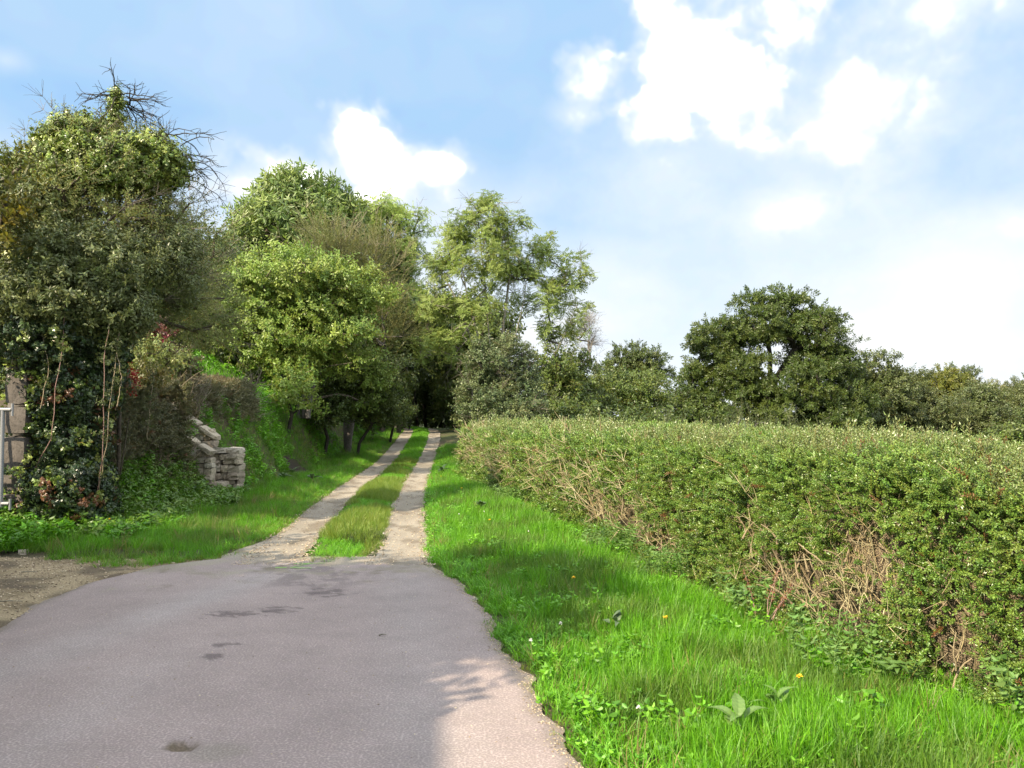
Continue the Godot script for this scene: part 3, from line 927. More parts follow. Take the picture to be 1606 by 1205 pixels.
# ------------------------------------------------------------------ hedges
# o: line (array of [d, x, ground y, height]) running away from the camera, side (+1: face looks towards +x, -1: towards -x), width,
#    tints, top_tints, per (sprigs per square metre), scale, bare ([d, y, half d, half y]), canes (per square metre)
func hedge(called: String, label: String, group: String, o: Dictionary) -> Node3D:
	rng.seed = hash(label)
	var line: Array = o.line
	var base := Vector3(line[0][1], line[0][2], -line[0][0])
	var t := thing(called, label, "hedge", base, group)
	var s := Scatter.new()
	var w: float = o.width
	var r: float = o.get("round", 0.22)
	var ring_rows := []
	for i in line.size() - 1:
		var a: Array = line[i]
		var b: Array = line[i + 1]
		var pa := Vector2(a[1], -a[0])
		var pb := Vector2(b[1], -b[0])
		var seg := pa.distance_to(pb)
		var tan2 := (pb - pa).normalized()
		var out2 := Vector2(-tan2.y, tan2.x)
		if signf(out2.x) != o.side: out2 = -out2
		var dist: float = maxf(2.0, a[0])
		var sc: float = o.scale * clampf(dist / 8.0, 0.85, 2.0)
		var hh: float = (a[3] + b[3]) * 0.5
		var per := hh + w + 0.4
		var count := int(seg * per * o.per / (sc * sc))
		var canes := int(seg * per * o.get("canes", 6.0))
		for k in count + canes:
			var f := rng.randf()
			var d := lerpf(a[0], b[0], f)
			var gy := lerpf(a[2], b[2], f)
			var h := lerpf(a[3], b[3], f)
			var p2 := pa.lerp(pb, f)
			var q := rng.randf() * (h + w + 0.4)
			var oo := 0.0   # outwards
			var y := 0.0
			var nrm := Vector2(1, 0)
			if q < h - r:
				y = q
				oo = -0.10 * q
			elif q < h - r + r * PI * 0.5:
				var g := (q - h + r) / r
				y = h - r + r * sin(g)
				oo = -0.10 * h - r * (1.0 - cos(g))
				nrm = Vector2(cos(g), sin(g))
			elif q < h + w - 0.3:
				y = h
				oo = -0.10 * h - r - (q - h)
				nrm = Vector2(0, 1)
			else:
				y = h - (q - h - w + 0.3)
				oo = -w - 0.1
				nrm = Vector2(-1, 0.2)
			var n3 := Vector3(out2.x * nrm.x, nrm.y, out2.y * nrm.x).normalized()
			var p := Vector3(p2.x + out2.x * oo, gy + y, p2.y + out2.y * oo)
			var lump := 0.13 * noise.get_noise_3d(p.x * 55.0, p.y * 70.0, p.z * 55.0) + 0.05 * noise.get_noise_3d(p.x * 190.0, p.y * 190.0, p.z * 190.0)
			var bare := 0.0
			for e in o.get("bare", []):
				var m := Vector2((d - e[0]) / e[2], (y - e[1]) / e[3]).length() + 0.55 * fbm(d * 0.5, y * 0.6)
				bare = maxf(bare, 1.0 - smoothstep(0.7, 1.15, m))
			if nrm.y > 0.5: bare *= 0.3
			var streak: float = smoothstep(0.16, 0.36, fbm(d * 0.45, y * 0.14)) * (1.0 - smoothstep(0.7, 1.0, y / h)) * o.get("streak", 0.6)
			bare = maxf(bare, streak)
			var inner := pow(rng.randf(), 1.6) * 0.3
			p += n3 * (lump - inner - 0.05 - bare * 0.1)
			if k < count:
				if rng.randf() < bare * 0.93: continue
				if nrm.y < 0.9 and rng.randf() < 0.85 * smoothstep(0.12, 0.34, noise.get_noise_3d(p.x * 420.0, p.y * 520.0, p.z * 420.0)): continue
				var dir := (n3 * 0.7 + Vector3.UP * 0.45 + rand_dir() * 0.7).normalized()
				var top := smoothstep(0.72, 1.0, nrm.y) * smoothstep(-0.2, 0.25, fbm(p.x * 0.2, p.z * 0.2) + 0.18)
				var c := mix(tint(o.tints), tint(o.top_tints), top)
				if rng.randf() < 0.012: c = Color(0.2174, 0.1014, 0.0435)
				s.put(spr("hedge"), p, dir, rng.randf() * TAU, sc * rng.randf_range(0.75, 1.3), c, 1.0 + 0.5 * top * rng.randf())
			else:
				if rng.randf() > o.get("loose", 0.05) + bare or nrm.y > 0.35 or nrm.x < 0.0 or y > h * 0.78: continue
				var dir := (Vector3.UP * 1.1 + n3 * rng.randf_range(0.0, 0.7) + rand_dir() * 0.6).normalized()
				s.put(spr("cane"), p - n3 * 0.04, dir, rng.randf() * TAU, clampf(sc, 0.8, 1.4) * rng.randf_range(0.45, 1.0), tint(o.get("cane_tints", [Color(0.3188, 0.2246, 0.1377), Color(0.2174, 0.1449, 0.087), Color(0.3913, 0.2971, 0.1957)])))
	# shoots standing up from the clipped top
	for k in o.get("shoots", 0):
		var i := rng.randi() % (line.size() - 1)
		var f := rng.randf()
		var a: Array = line[i]
		var b: Array = line[i + 1]
		var x: float = lerpf(a[1], b[1], f) - o.side * w * rng.randf_range(0.2, 1.0)
		var up := (Vector3.UP + rand_dir() * 0.25).normalized()
		s.put(spr("hedge"), Vector3(x, lerpf(a[2], b[2], f) + lerpf(a[3], b[3], f) - 0.06, -lerpf(a[0], b[0], f)), up, rng.randf() * TAU, rng.randf_range(0.9, 1.3), tint(o.top_tints), rng.randf_range(1.2, 2.2))
	# end faces
	for end in [0, line.size() - 1]:
		var e: Array = line[end]
		var nz := 1.0 if end == 0 else -1.0
		var sc: float = o.scale * clampf(e[0] / 8.0, 0.85, 2.0)
		for k in int(w * e[3] * o.per / (sc * sc)):
			var p := Vector3(e[1] - o.side * rng.randf() * w, e[2] + rng.randf() * e[3], -e[0] - nz * (0.05 + 0.2 * pow(rng.randf(), 2.0)))
			if rng.randf() < o.get("end_bare", 0.1): continue
			s.put(spr("hedge"), p, (Vector3(0, 0.4, nz) + rand_dir() * 0.7).normalized(), rng.randf() * TAU, sc * rng.randf_range(0.75, 1.3), tint(o.tints))
		for k in int(w * e[3] * o.get("end_canes", 0.0)):
			var p := Vector3(e[1] - o.side * rng.randf() * w, e[2] + rng.randf() * e[3] * 0.9, -e[0] - nz * 0.08)
			s.put(spr("cane"), p, (Vector3(0, 0.7, nz * 0.5) + rand_dir() * 0.8).normalized(), rng.randf() * TAU, rng.randf_range(0.7, 1.5), tint(o.get("cane_tints", [Color(0.2899, 0.2319, 0.1739), Color(0.2174, 0.1739, 0.1304)])))
	for key in s.b.keys():
		var buf: PackedFloat32Array = s.b[key]
		for k in range(0, buf.size(), 16):
			buf[k + 3] -= base.x
			buf[k + 7] -= base.y
			buf[k + 11] -= base.z
		s.b[key] = buf
	flush(s, "leaves", "hedge", "hedge_leaf", t)
	flush(s, "twigs", "cane", "twig", t)
	# old stems that show where the leaves have died back
	var bs := Tubes.new()
	for e in o.get("bare", []):
		for k in int(e[2] * e[3] * o.get("stems", 0.0)):
			var d: float = e[0] + e[2] * jit(0.9)
			var i := 0
			while i < line.size() - 2 and line[i + 1][0] < d: i += 1
			var f := clampf((d - line[i][0]) / (line[i + 1][0] - line[i][0]), 0.0, 1.0)
			var p := Vector3(lerpf(line[i][1], line[i + 1][1], f) - o.side * rng.randf_range(0.08, 0.22), line[i][2] + clampf(e[1] + e[3] * jit(0.9), 0.0, line[i][3] * 0.6), -d) - base
			var dir := (Vector3.UP * rng.randf_range(0.5, 1.3) + rand_dir() * 0.55 + Vector3(o.side * 0.12, 0, 0)).normalized()
			var len := rng.randf_range(0.1, 0.26)
			var pts := [p]
			for j in 5:
				dir = (dir + rand_dir() * 0.3).normalized()
				pts.append(pts[-1] + dir * len / 5.0)
			var sr := rng.randf_range(0.004, 0.010)
			bs.path(pts, sr, sr * 0.6, 6)
	if bs.v.size(): part("bare_stems", bs.mesh(), mats.bare_stem, t).set_meta("kind", "stuff")
	# the dense inside of twigs and dead leaves
	var v := PackedVector3Array()
	var idx := PackedInt32Array()
	var secs := [[-0.28, 0.0], [-0.34, 0.75], [-0.5, 1.0], [-w + 0.3, 1.0], [-w + 0.12, 0.8], [-w + 0.1, 0.0]]
	for i in line.size():
		var e: Array = line[i]
		var pv: Array = line[maxi(0, i - 1)]
		var nx: Array = line[mini(line.size() - 1, i + 1)]
		var tg := Vector2(nx[1] - pv[1], -nx[0] + pv[0]).normalized()
		var ot := Vector2(-tg.y, tg.x)
		if signf(ot.x) != o.side: ot = -ot
		var pull := 0.25 if i == 0 else -0.25 if i == line.size() - 1 else 0.0
		for q in secs:
			var y: float = q[1] * (e[3] - 0.24) if q[1] > 0.0 else -0.25
			v.append(Vector3(e[1] + ot.x * q[0] + tg.x * pull, e[2] + y, -e[0] + ot.y * q[0] + tg.y * pull) - base)
	var m := secs.size()
	for i in line.size() - 1:
		for j in m:
			var a := i * m + j
			var b := i * m + (j + 1) % m
			idx.append_array([a, b, a + m, b, b + m, a + m])
	for e in [0, (line.size() - 1) * m]:
		for j in range(1, m - 1): idx.append_array([e, e + j, e + j + 1])
	part("inner_twigs", mesh_of(v, smooth_normals(v, idx), null, idx), mats.hedge_core, t)
	return t

func make_hedges() -> void:
	var core := noise_tex(512, 0.05, FastNoiseLite.TYPE_SIMPLEX_SMOOTH, [[0.0, 0.2], [0.45, 0.6], [0.6, 0.9], [1.0, 1.0]], 5, 31)
	solid("hedge_core", Color(0.27, 0.205, 0.135), 0.95, core, 2.5, core, 3.0)
	solid("bare_stem", Color(0.36, 0.285, 0.175), 0.8, core, 6.0, core, 0.5)
	var line := []
	var d := 2.2
	while d < 21.95:
		var h := lerpf(1.31, 1.2, smoothstep(5.0, 20.0, d)) + 0.035 * noise.get_noise_2d(d * 45.0, 5.0)
		h -= 0.30 * smoothstep(5.2, 3.4, d)
		line.append([d, hedge_x(d) + 0.05 * noise.get_noise_2d(d * 70.0, 50.0), ground_y(hedge_x(d), d), h])
		d += 0.35
	hedge("hedge", "long clipped hedge with small leaves and bare tan stems running along the right verge", "", {
		"line": line, "side": -1.0, "width": 1.65, "round": 0.16, "per": 1250.0, "scale": 1.0, "shoots": 260,
		"tints": [Color(0.1518, 0.2652, 0.0450), Color(0.1978, 0.3060, 0.0580), Color(0.1104, 0.2040, 0.0380), Color(0.2392, 0.3162, 0.0700)],
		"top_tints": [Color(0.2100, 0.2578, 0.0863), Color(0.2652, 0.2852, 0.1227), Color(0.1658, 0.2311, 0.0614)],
		"canes": 150.0, "stems": 140.0, "cane_tints": [Color(0.3906, 0.3286, 0.1859), Color(0.2982, 0.2269, 0.1170), Color(0.4403, 0.3913, 0.2341)],
		"bare": [[10.9, 0.3, 0.8, 0.34], [12.2, 0.5, 0.2, 0.4], [14.4, 0.45, 0.25, 0.4], [15.7, 0.55, 0.2, 0.35], [17.6, 0.45, 0.25, 0.4], [19.4, 0.5, 0.2, 0.4], [21.2, 0.45, 0.2, 0.4], [5.75, 0.3, 0.72, 0.36], [5.4, 0.62, 0.3, 0.2], [7.0, 0.6, 0.12, 0.3], [4.72, 0.2, 0.16, 0.26], [8.6, 0.2, 0.6, 0.22], [9.7, 0.3, 0.5, 0.3], [13.4, 0.4, 0.5, 0.3], [16.6, 0.4, 0.5, 0.35], [18.5, 0.5, 0.4, 0.4], [20.4, 0.5, 0.4, 0.5], [6.6, 0.15, 0.4, 0.25], [4.2, 0.5, 0.25, 0.12]],
	})
	var brown := [Color(0.1693, 0.1693, 0.0792), Color(0.2182, 0.1986, 0.0988), Color(0.1389, 0.1477, 0.0636)]
	var straw := [Color(0.2261, 0.179, 0.0942), Color(0.1601, 0.1413, 0.0659), Color(0.2826, 0.2261, 0.1319)]
	var line1 := []
	for k in 9:
		var f := k / 8.0
		var dd := lerpf(12.3, 15.4, f)
		var x := lerpf(-6.12, -6.0, f)
		var g := ground_y(x, dd)
		line1.append([dd, x, g, lerpf(2.08, 2.26, f) - g])
	hedge("hedge", "brown-green clipped hedge between the ivy and the stone wall", "garden hedges on the bank", {
		"line": line1, "side": 1.0, "width": 1.0, "per": 1500.0, "scale": 0.7, "tints": brown, "top_tints": straw, "canes": 60.0, "streak": 0.35, "end_bare": 0.3, "end_canes": 90.0,
		"cane_tints": [Color(0.1594, 0.1304, 0.087), Color(0.2174, 0.1739, 0.1087), Color(0.1159, 0.0942, 0.0616)], "bare": [[15.0, 1.5, 0.8, 0.25], [14.0, 0.3, 1.5, 0.3]],
	})
	var line2 := []
	for k in 11:
		var f := k / 10.0
		var dd := lerpf(17.1, 21.6, f)
		var x := lerpf(-6.5, -6.68, f)
		var g := ground_y(x, dd)
		line2.append([dd, x, g, lerpf(2.34, 2.55, f) - g])
	hedge("hedge", "clipped hedge with a tangle of bare branches beyond the stone wall", "garden hedges on the bank", {
		"line": line2, "side": 1.0, "width": 0.9, "per": 1400.0, "scale": 0.65, "tints": brown, "top_tints": straw, "canes": 80.0, "streak": 0.5, "end_bare": 0.85, "end_canes": 160.0,
		"cane_tints": [Color(0.2174, 0.1812, 0.1304), Color(0.2754, 0.2319, 0.1739), Color(0.1449, 0.1159, 0.0797)], "bare": [[17.5, 0.7, 0.9, 0.8]],
	})


# ------------------------------------------------------------------ trees and shrubs
const C_HAZEL := [Color(0.2377, 0.342, 0.0616), Color(0.1768, 0.279, 0.0529), Color(0.3304, 0.392, 0.0826)]
const C_CHESTNUT := [Color(0.1725, 0.2507, 0.0623), Color(0.2428, 0.2971, 0.0703), Color(0.1254, 0.1957, 0.0551)]
const C_ASH := [Color(0.3026, 0.3928, 0.0965), Color(0.2447, 0.3349, 0.0773), Color(0.3735, 0.4314, 0.1223)]
const C_OAK := [Color(0.0892, 0.1311, 0.0243), Color(0.1261, 0.1565, 0.0320), Color(0.0667, 0.1049, 0.0227)]
const C_HOLLY := [Color(0.0778, 0.1218, 0.0465), Color(0.1099, 0.1542, 0.0636), Color(0.1644, 0.1879, 0.0749)]
const C_WILLOW := [Color(0.2343, 0.2495, 0.0877), Color(0.2934, 0.2790, 0.1172), Color(0.1761, 0.2057, 0.0734)]
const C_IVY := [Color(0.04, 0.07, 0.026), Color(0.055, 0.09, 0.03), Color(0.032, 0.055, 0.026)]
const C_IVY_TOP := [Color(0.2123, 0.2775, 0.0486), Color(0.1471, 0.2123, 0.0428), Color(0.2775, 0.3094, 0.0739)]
const C_OLD := [Color(0.2709, 0.3121, 0.0959), Color(0.3659, 0.3776, 0.1350), Color(0.1898, 0.2426, 0.0811)]
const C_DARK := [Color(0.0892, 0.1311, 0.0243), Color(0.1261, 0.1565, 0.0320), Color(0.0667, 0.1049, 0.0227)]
const C_THORN := [Color(0.1304, 0.1826, 0.0362), Color(0.1826, 0.2087, 0.0457), Color(0.0913, 0.137, 0.0312)]
const C_GREY := [Color(0.125, 0.15, 0.05), Color(0.16, 0.175, 0.06), Color(0.095, 0.125, 0.04)]
const C_YELLOW := [Color(0.2333, 0.2232, 0.0304), Color(0.1725, 0.1826, 0.0304), Color(0.1217, 0.142, 0.0304)]

func at(x: float, d: float) -> Vector3:
	return on_ground(x, d, -0.06)

func make_left_trees() -> void:
	# the old tree by the gate
	var b := at(-6.93, 11.6)
	var old := tree("old_tree", "tall old tree overgrown with ivy and bare twigs at the gate", "tree", "", {
		"base": b, "trunk": 0.19, "bark": "bark_grey", "limb_bark": "bark_brown", "kind": "small", "leaf": "leaf", "tints": C_OLD, "clumps": 5.0, "per": 22, "spread": 0.26, "scale": 0.85, "shell": 0.45, "limbs": 170,
		"stems": [[b, Vector3(-6.97, 1.20, -11.60), Vector3(-6.94, 2.46, -11.70), Vector3(-6.63, 3.69, -12.00), Vector3(-6.18, 4.96, -12.20), Vector3(-6.13, 6.03, -12.30), Vector3(-5.97, 6.49, -12.40)]],
		"lobes": [[Vector3(-6.42, 5.65, -12.30), Vector3(0.57, 0.43, 0.57)], [Vector3(-5.74, 5.56, -12.60), Vector3(0.61, 0.47, 0.61)], [Vector3(-6.96, 5.00, -12.00), Vector3(0.58, 0.51, 0.58)], [Vector3(-6.18, 4.67, -12.20), Vector3(1.04, 0.66, 1.04)], [Vector3(-5.42, 4.77, -13.00), Vector3(0.52, 0.81, 0.52)], [Vector3(-6.80, 3.93, -11.80), Vector3(0.82, 0.64, 0.82)], [Vector3(-5.83, 3.83, -12.80), Vector3(0.89, 0.79, 0.89)], [Vector3(-5.46, 3.61, -14.00), Vector3(0.56, 0.76, 0.56)], [Vector3(-6.34, 3.29, -11.80), Vector3(0.82, 0.46, 0.82)]],
		"twigs": 480, "twig_scale": 0.9, "twig_up": 0.1, "twig_tints": [Color(0.1449, 0.1232, 0.1014), Color(0.0942, 0.0761, 0.0616), Color(0.1957, 0.1667, 0.1377)],
	})
	# its ivy: sunlit brightness put into the top tints, dark tints on the trunk
	var s := Scatter.new()
	rng.seed = 11
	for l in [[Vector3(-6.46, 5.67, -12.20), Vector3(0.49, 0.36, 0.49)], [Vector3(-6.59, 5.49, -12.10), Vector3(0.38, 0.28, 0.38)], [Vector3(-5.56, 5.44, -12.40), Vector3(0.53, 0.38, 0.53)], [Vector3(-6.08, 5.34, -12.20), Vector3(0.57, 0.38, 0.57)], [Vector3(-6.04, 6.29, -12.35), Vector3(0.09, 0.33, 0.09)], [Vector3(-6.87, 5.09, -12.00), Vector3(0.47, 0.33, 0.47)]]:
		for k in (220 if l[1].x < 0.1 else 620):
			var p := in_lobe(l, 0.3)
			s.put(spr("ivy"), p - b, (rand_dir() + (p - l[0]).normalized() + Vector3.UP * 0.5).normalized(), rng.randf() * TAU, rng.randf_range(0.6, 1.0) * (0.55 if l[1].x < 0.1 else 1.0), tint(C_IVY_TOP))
	for l in [[Vector3(-6.68, 3.53, -11.60), Vector3(0.76, 0.54, 0.76)], [Vector3(-6.02, 3.49, -11.90), Vector3(0.74, 0.55, 0.74)], [Vector3(-6.48, 2.70, -11.40), Vector3(0.71, 0.53, 0.71)], [Vector3(-6.01, 2.63, -11.60), Vector3(0.47, 0.49, 0.47)]]:
		for k in 620:
			var p := in_lobe(l, 0.3)
			if p.x < -6.4 and p.y < 2.15: continue
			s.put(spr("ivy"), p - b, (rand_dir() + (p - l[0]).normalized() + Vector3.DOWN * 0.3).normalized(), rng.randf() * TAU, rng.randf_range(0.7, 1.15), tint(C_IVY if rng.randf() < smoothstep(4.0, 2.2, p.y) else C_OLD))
	for k in 700: # creeping up the trunk
		var y := rng.randf_range(0.1, 2.6)
		var a := rng.randf() * TAU
		if sin(a) > 0.2 and y > 0.5 and y < 2.2 and rng.randf() < 0.93: continue   # the grey bark shows on the side of the lane
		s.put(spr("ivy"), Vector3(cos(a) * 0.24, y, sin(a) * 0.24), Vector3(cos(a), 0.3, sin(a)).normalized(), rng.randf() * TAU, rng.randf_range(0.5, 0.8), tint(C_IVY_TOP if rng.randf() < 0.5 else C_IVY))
	flush(s, "ivy", "ivy", "ivy", old)
	# sunlit bramble leaves clambering over the middle of it
	s = Scatter.new()
	for l in [[Vector3(-6.57, 3.85, -11.40), Vector3(0.71, 0.49, 0.71)], [Vector3(-5.78, 3.71, -11.60), Vector3(0.76, 0.54, 0.76)], [Vector3(-6.28, 3.21, -11.20), Vector3(0.74, 0.43, 0.74)], [Vector3(-5.64, 3.07, -11.50), Vector3(0.53, 0.36, 0.53)], [Vector3(-6.86, 4.43, -11.60), Vector3(0.54, 0.45, 0.54)], [Vector3(-5.32, 3.86, -12.40), Vector3(0.58, 0.67, 0.58)]]:
		for k in 640:
			var p := in_lobe(l, 0.25)
			s.put(spr("nettle"), p - b, (rand_dir() + (p - l[0]).normalized() + Vector3.UP * 0.3).normalized(), rng.randf() * TAU, rng.randf_range(0.5, 0.9), tint([Color(0.17, 0.20, 0.075), Color(0.13, 0.155, 0.05), Color(0.22, 0.24, 0.10)]))
	flush(s, "bramble", "nettle", "leaf", old)
	# the crooked bare twigs at the top and on the right
	var tw := Tubes.new()
	rng.seed = 12
	for k in 46:
		var right := k >= 22
		var p: Vector3 = (Vector3(-5.97, 6.45, -12.40) + rand_dir() * 0.12) if not right else in_lobe([Vector3(-5.44, 5.62, -12.80), Vector3(0.50, 0.55, 0.50)], 0.6)
		p -= b
		var dir := Vector3(jit(1.0), rng.randf_range(-0.1, 0.3), jit(0.7)).normalized() if not right else Vector3(rng.randf_range(0.3, 1.0), rng.randf_range(0.0, 0.6), jit(0.6)).normalized()
		var n := rng.randi_range(8, 13)
		var len := rng.randf_range(0.55, 1.0) if right else rng.randf_range(0.35, 0.75)
		var pts := [p]
		for j in n:
			dir = (dir + rand_dir() * 0.28 + Vector3.DOWN * (0.11 if right else 0.07)).normalized()
			pts.append(pts[-1] + dir * len / n)
			if j > 1 and rng.randf() < 0.85:
				var fd := (dir + rand_dir() * 0.8).normalized()
				var q: Vector3 = pts[-1]
				var fp := [q]
				for m in 4:
					fd = (fd + rand_dir() * 0.35).normalized()
					fp.append(fp[-1] + fd * rng.randf_range(0.03, 0.075))
				tw.path(fp, 0.005, 0.0025, 3)
		tw.path(pts, 0.011, 0.004, 4)
	part("crooked_twigs", tw.mesh(), mats.bark_dark, old)

	# ivy over the old wall end between the gate and the hedge
	var ib := at(-6.25, 11.5)
	var iv := thing("ivy", "dark ivy with rusty dead leaves hiding a stump beside the gate", "ivy", ib)
	s = Scatter.new()
	rng.seed = 13
	for l in [[Vector3(-6.27, 2.00, -11.50), Vector3(0.52, 0.62, 0.52)], [Vector3(-6.22, 1.29, -11.50), Vector3(0.48, 0.62, 0.48)], [Vector3(-6.09, 0.51, -11.30), Vector3(0.54, 0.54, 0.54)], [Vector3(-6.45, 0.12, -11.20), Vector3(0.39, 0.30, 0.39)], [Vector3(-5.97, 2.10, -11.80), Vector3(0.26, 0.46, 0.26)]]:
		for k in 1150:
			var p := in_lobe(l, 0.22)
			if p.y < ground_y(p.x, -p.z): continue
			if p.x < -6.4 and p.y > 0.45 and p.z > -11.45: continue
			if p.x < -6.52 and p.y > 0.5 and p.y < 2.1: continue
			var dead := rng.randf() < 0.1 and fbm(p.x * 0.3, p.y * 0.3) > 0.0
			s.put(spr("ivy"), p - ib, (rand_dir() + (p - l[0]).normalized() + Vector3.DOWN * 0.4).normalized(), rng.randf() * TAU, rng.randf_range(0.65, 1.05), Color(0.1449, 0.0616, 0.029) if dead else tint(C_IVY if rng.randf() < 0.85 else C_IVY_TOP))
	flush(s, "leaves", "ivy", "ivy", iv)
	var core := Tubes.new()
	core.path([Vector3(0, -0.1, 0), Vector3(0.03, 1.0, 0.02), Vector3(0.0, 2.0, 0), Vector3(0.1, 2.5, 0)], 0.42, 0.2, 10)
	part("stump", core.mesh(), mats.bark_dark, iv)

	# bramble canes hanging down in front of the ivy
	var canes := [[Vector3(-5.96, 3.16, -10.90), Vector3(-5.92, 2.40, -10.80), Vector3(-5.96, 2.06, -10.75), Vector3(-6.04, 1.31, -10.80), Vector3(-6.31, 0.92, -10.90)], [Vector3(-5.40, 2.92, -11.00), Vector3(-5.43, 2.40, -10.90), Vector3(-5.41, 1.64, -10.90), Vector3(-5.47, 1.05, -11.00), Vector3(-5.67, 0.34, -11.20)], [Vector3(-5.33, 2.76, -11.10), Vector3(-5.35, 2.07, -11.00), Vector3(-5.41, 1.30, -11.00), Vector3(-5.64, 0.38, -11.20)], [Vector3(-5.50, 2.23, -12.60), Vector3(-5.45, 1.84, -12.40), Vector3(-5.50, 1.26, -12.40)], [Vector3(-6.28, 2.91, -10.90), Vector3(-6.09, 2.23, -10.80), Vector3(-6.19, 1.73, -10.80)], [Vector3(-5.33, 2.58, -11.00), Vector3(-5.23, 2.15, -11.00), Vector3(-5.28, 1.73, -11.00)]]
	for c in canes.size():
		var pts: Array = canes[c]
		var cb: Vector3 = pts[-1]
		var words: String = ["long pinkish bramble cane arching down in front of the ivy", "red bramble cane hanging before the ivy beside the hedge", "pale thin cane hanging just right of the red cane", "pale cane standing before the clipped brown hedge", "short bramble cane hanging over the grey trunk", "short leafy cane dangling above the red flowers"][c]
		var cane := thing("bramble_cane", words, "bramble", cb, "canes hanging from the old tree")
		var tu := Tubes.new()
		var loc := []
		var cur := Curve3D.new()
		for p in pts: cur.add_point(p - cb)
		rng.seed = 900 + c
		for k in 15:
			var f := k / 14.0 * cur.get_baked_length()
			loc.append(cur.sample_baked(f, true) + rand_dir() * 0.012)
		tu.path(loc, 0.0045, 0.006, 5)
		part("stem", tu.mesh(), mats.cane_red if c < 2 else mats.cane, cane)
		var ls := Scatter.new()
		for k in 34:
			var p: Vector3 = loc[mini(13, int(pow(rng.randf(), 1.4) * 12))]
			ls.put(spr("nettle"), p + rand_dir() * 0.03, (rand_dir() + Vector3.UP * 0.4).normalized(), rng.randf() * TAU, rng.randf_range(0.25, 0.42), tint([Color(0.0942, 0.1232, 0.0362), Color(0.1304, 0.1449, 0.0435)]))
		flush(ls, "leaves", "nettle", "leaf", cane)

	# shrub with yellow leaves at the frame's edge
	b = at(-6.96, 10.4)
	tree("shrub", "tall shrub with yellowing leaves above the gate", "shrub", "", {
		"base": b, "trunk": 0.05, "bark": "bark_brown", "kind": "broad", "leaf": "leaf_soft", "tints": [Color(0.1087, 0.1377, 0.0254), Color(0.0797, 0.1087, 0.0217), Color(0.1449, 0.1594, 0.029), Color(0.3043, 0.2174, 0.0217)], "clumps": 3.0, "per": 14, "spread": 0.22, "scale": 0.9,
		"stems": [[b, Vector3(-6.80, 2.85, -10.40), Vector3(-6.68, 4.46, -10.40)], [b, Vector3(-7.09, 3.04, -10.60), Vector3(-7.17, 4.52, -10.60)]],
		"lobes": [[Vector3(-6.54, 4.54, -10.40), Vector3(0.13, 0.34, 0.13)], [Vector3(-6.44, 4.77, -10.50), Vector3(0.11, 0.23, 0.11)], [Vector3(-6.59, 4.06, -10.40), Vector3(0.11, 0.19, 0.11)]],
	})
	# trees behind the old one
	b = at(-8.57, 20.0)
	tree("tree", "dark leafy tree standing in the garden behind the old ivy-covered tree", "tree", "garden trees on the left", {
		"base": b, "trunk": 0.2, "bark": "bark_brown", "kind": "small", "leaf": "leaf", "tints": C_DARK + C_OLD, "clumps": 2.2, "per": 20, "spread": 0.42, "scale": 1.4, "twigs": 250,
		"stems": [[b, Vector3(-8.57, 3.69, -20.00), Vector3(-8.50, 5.24, -20.00)]],
		"lobes": [[Vector3(-7.95, 5.55, -20.00), Vector3(0.85, 1.16, 0.85)], [Vector3(-8.96, 5.09, -20.00), Vector3(1.24, 1.40, 1.24)], [Vector3(-7.83, 4.38, -20.50), Vector3(0.72, 1.03, 0.72)], [Vector3(-8.57, 3.85, -20.00), Vector3(1.16, 0.62, 1.16)], [Vector3(-10.12, 4.62, -20.00), Vector3(1.24, 1.40, 1.24)]],
	})
	b = at(-11.00, 30.0)
	tree("tree", "dark tree closing the gap at the back of the garden lawn", "tree", "garden trees on the left", {
		"base": b, "trunk": 0.25, "bark": "bark_dark", "kind": "broad", "leaf": "leaf", "tints": C_DARK, "clumps": 1.0, "per": 20, "spread": 0.7, "scale": 2.2,
		"stems": [[b, Vector3(-11.00, 4.74, -30.00), Vector3(-11.00, 6.83, -30.00)]],
		"lobes": [[Vector3(-10.88, 7.07, -30.00), Vector3(1.05, 1.40, 1.05)], [Vector3(-11.70, 5.67, -30.00), Vector3(1.63, 1.40, 1.63)], [Vector3(-10.53, 4.74, -30.00), Vector3(1.40, 1.28, 1.40)], [Vector3(-13.29, 4.84, -31.00), Vector3(1.68, 1.44, 1.68)]],
	})
	# the yellow-green hazel leaning over the bank
	b = at(-7.01, 27.0)
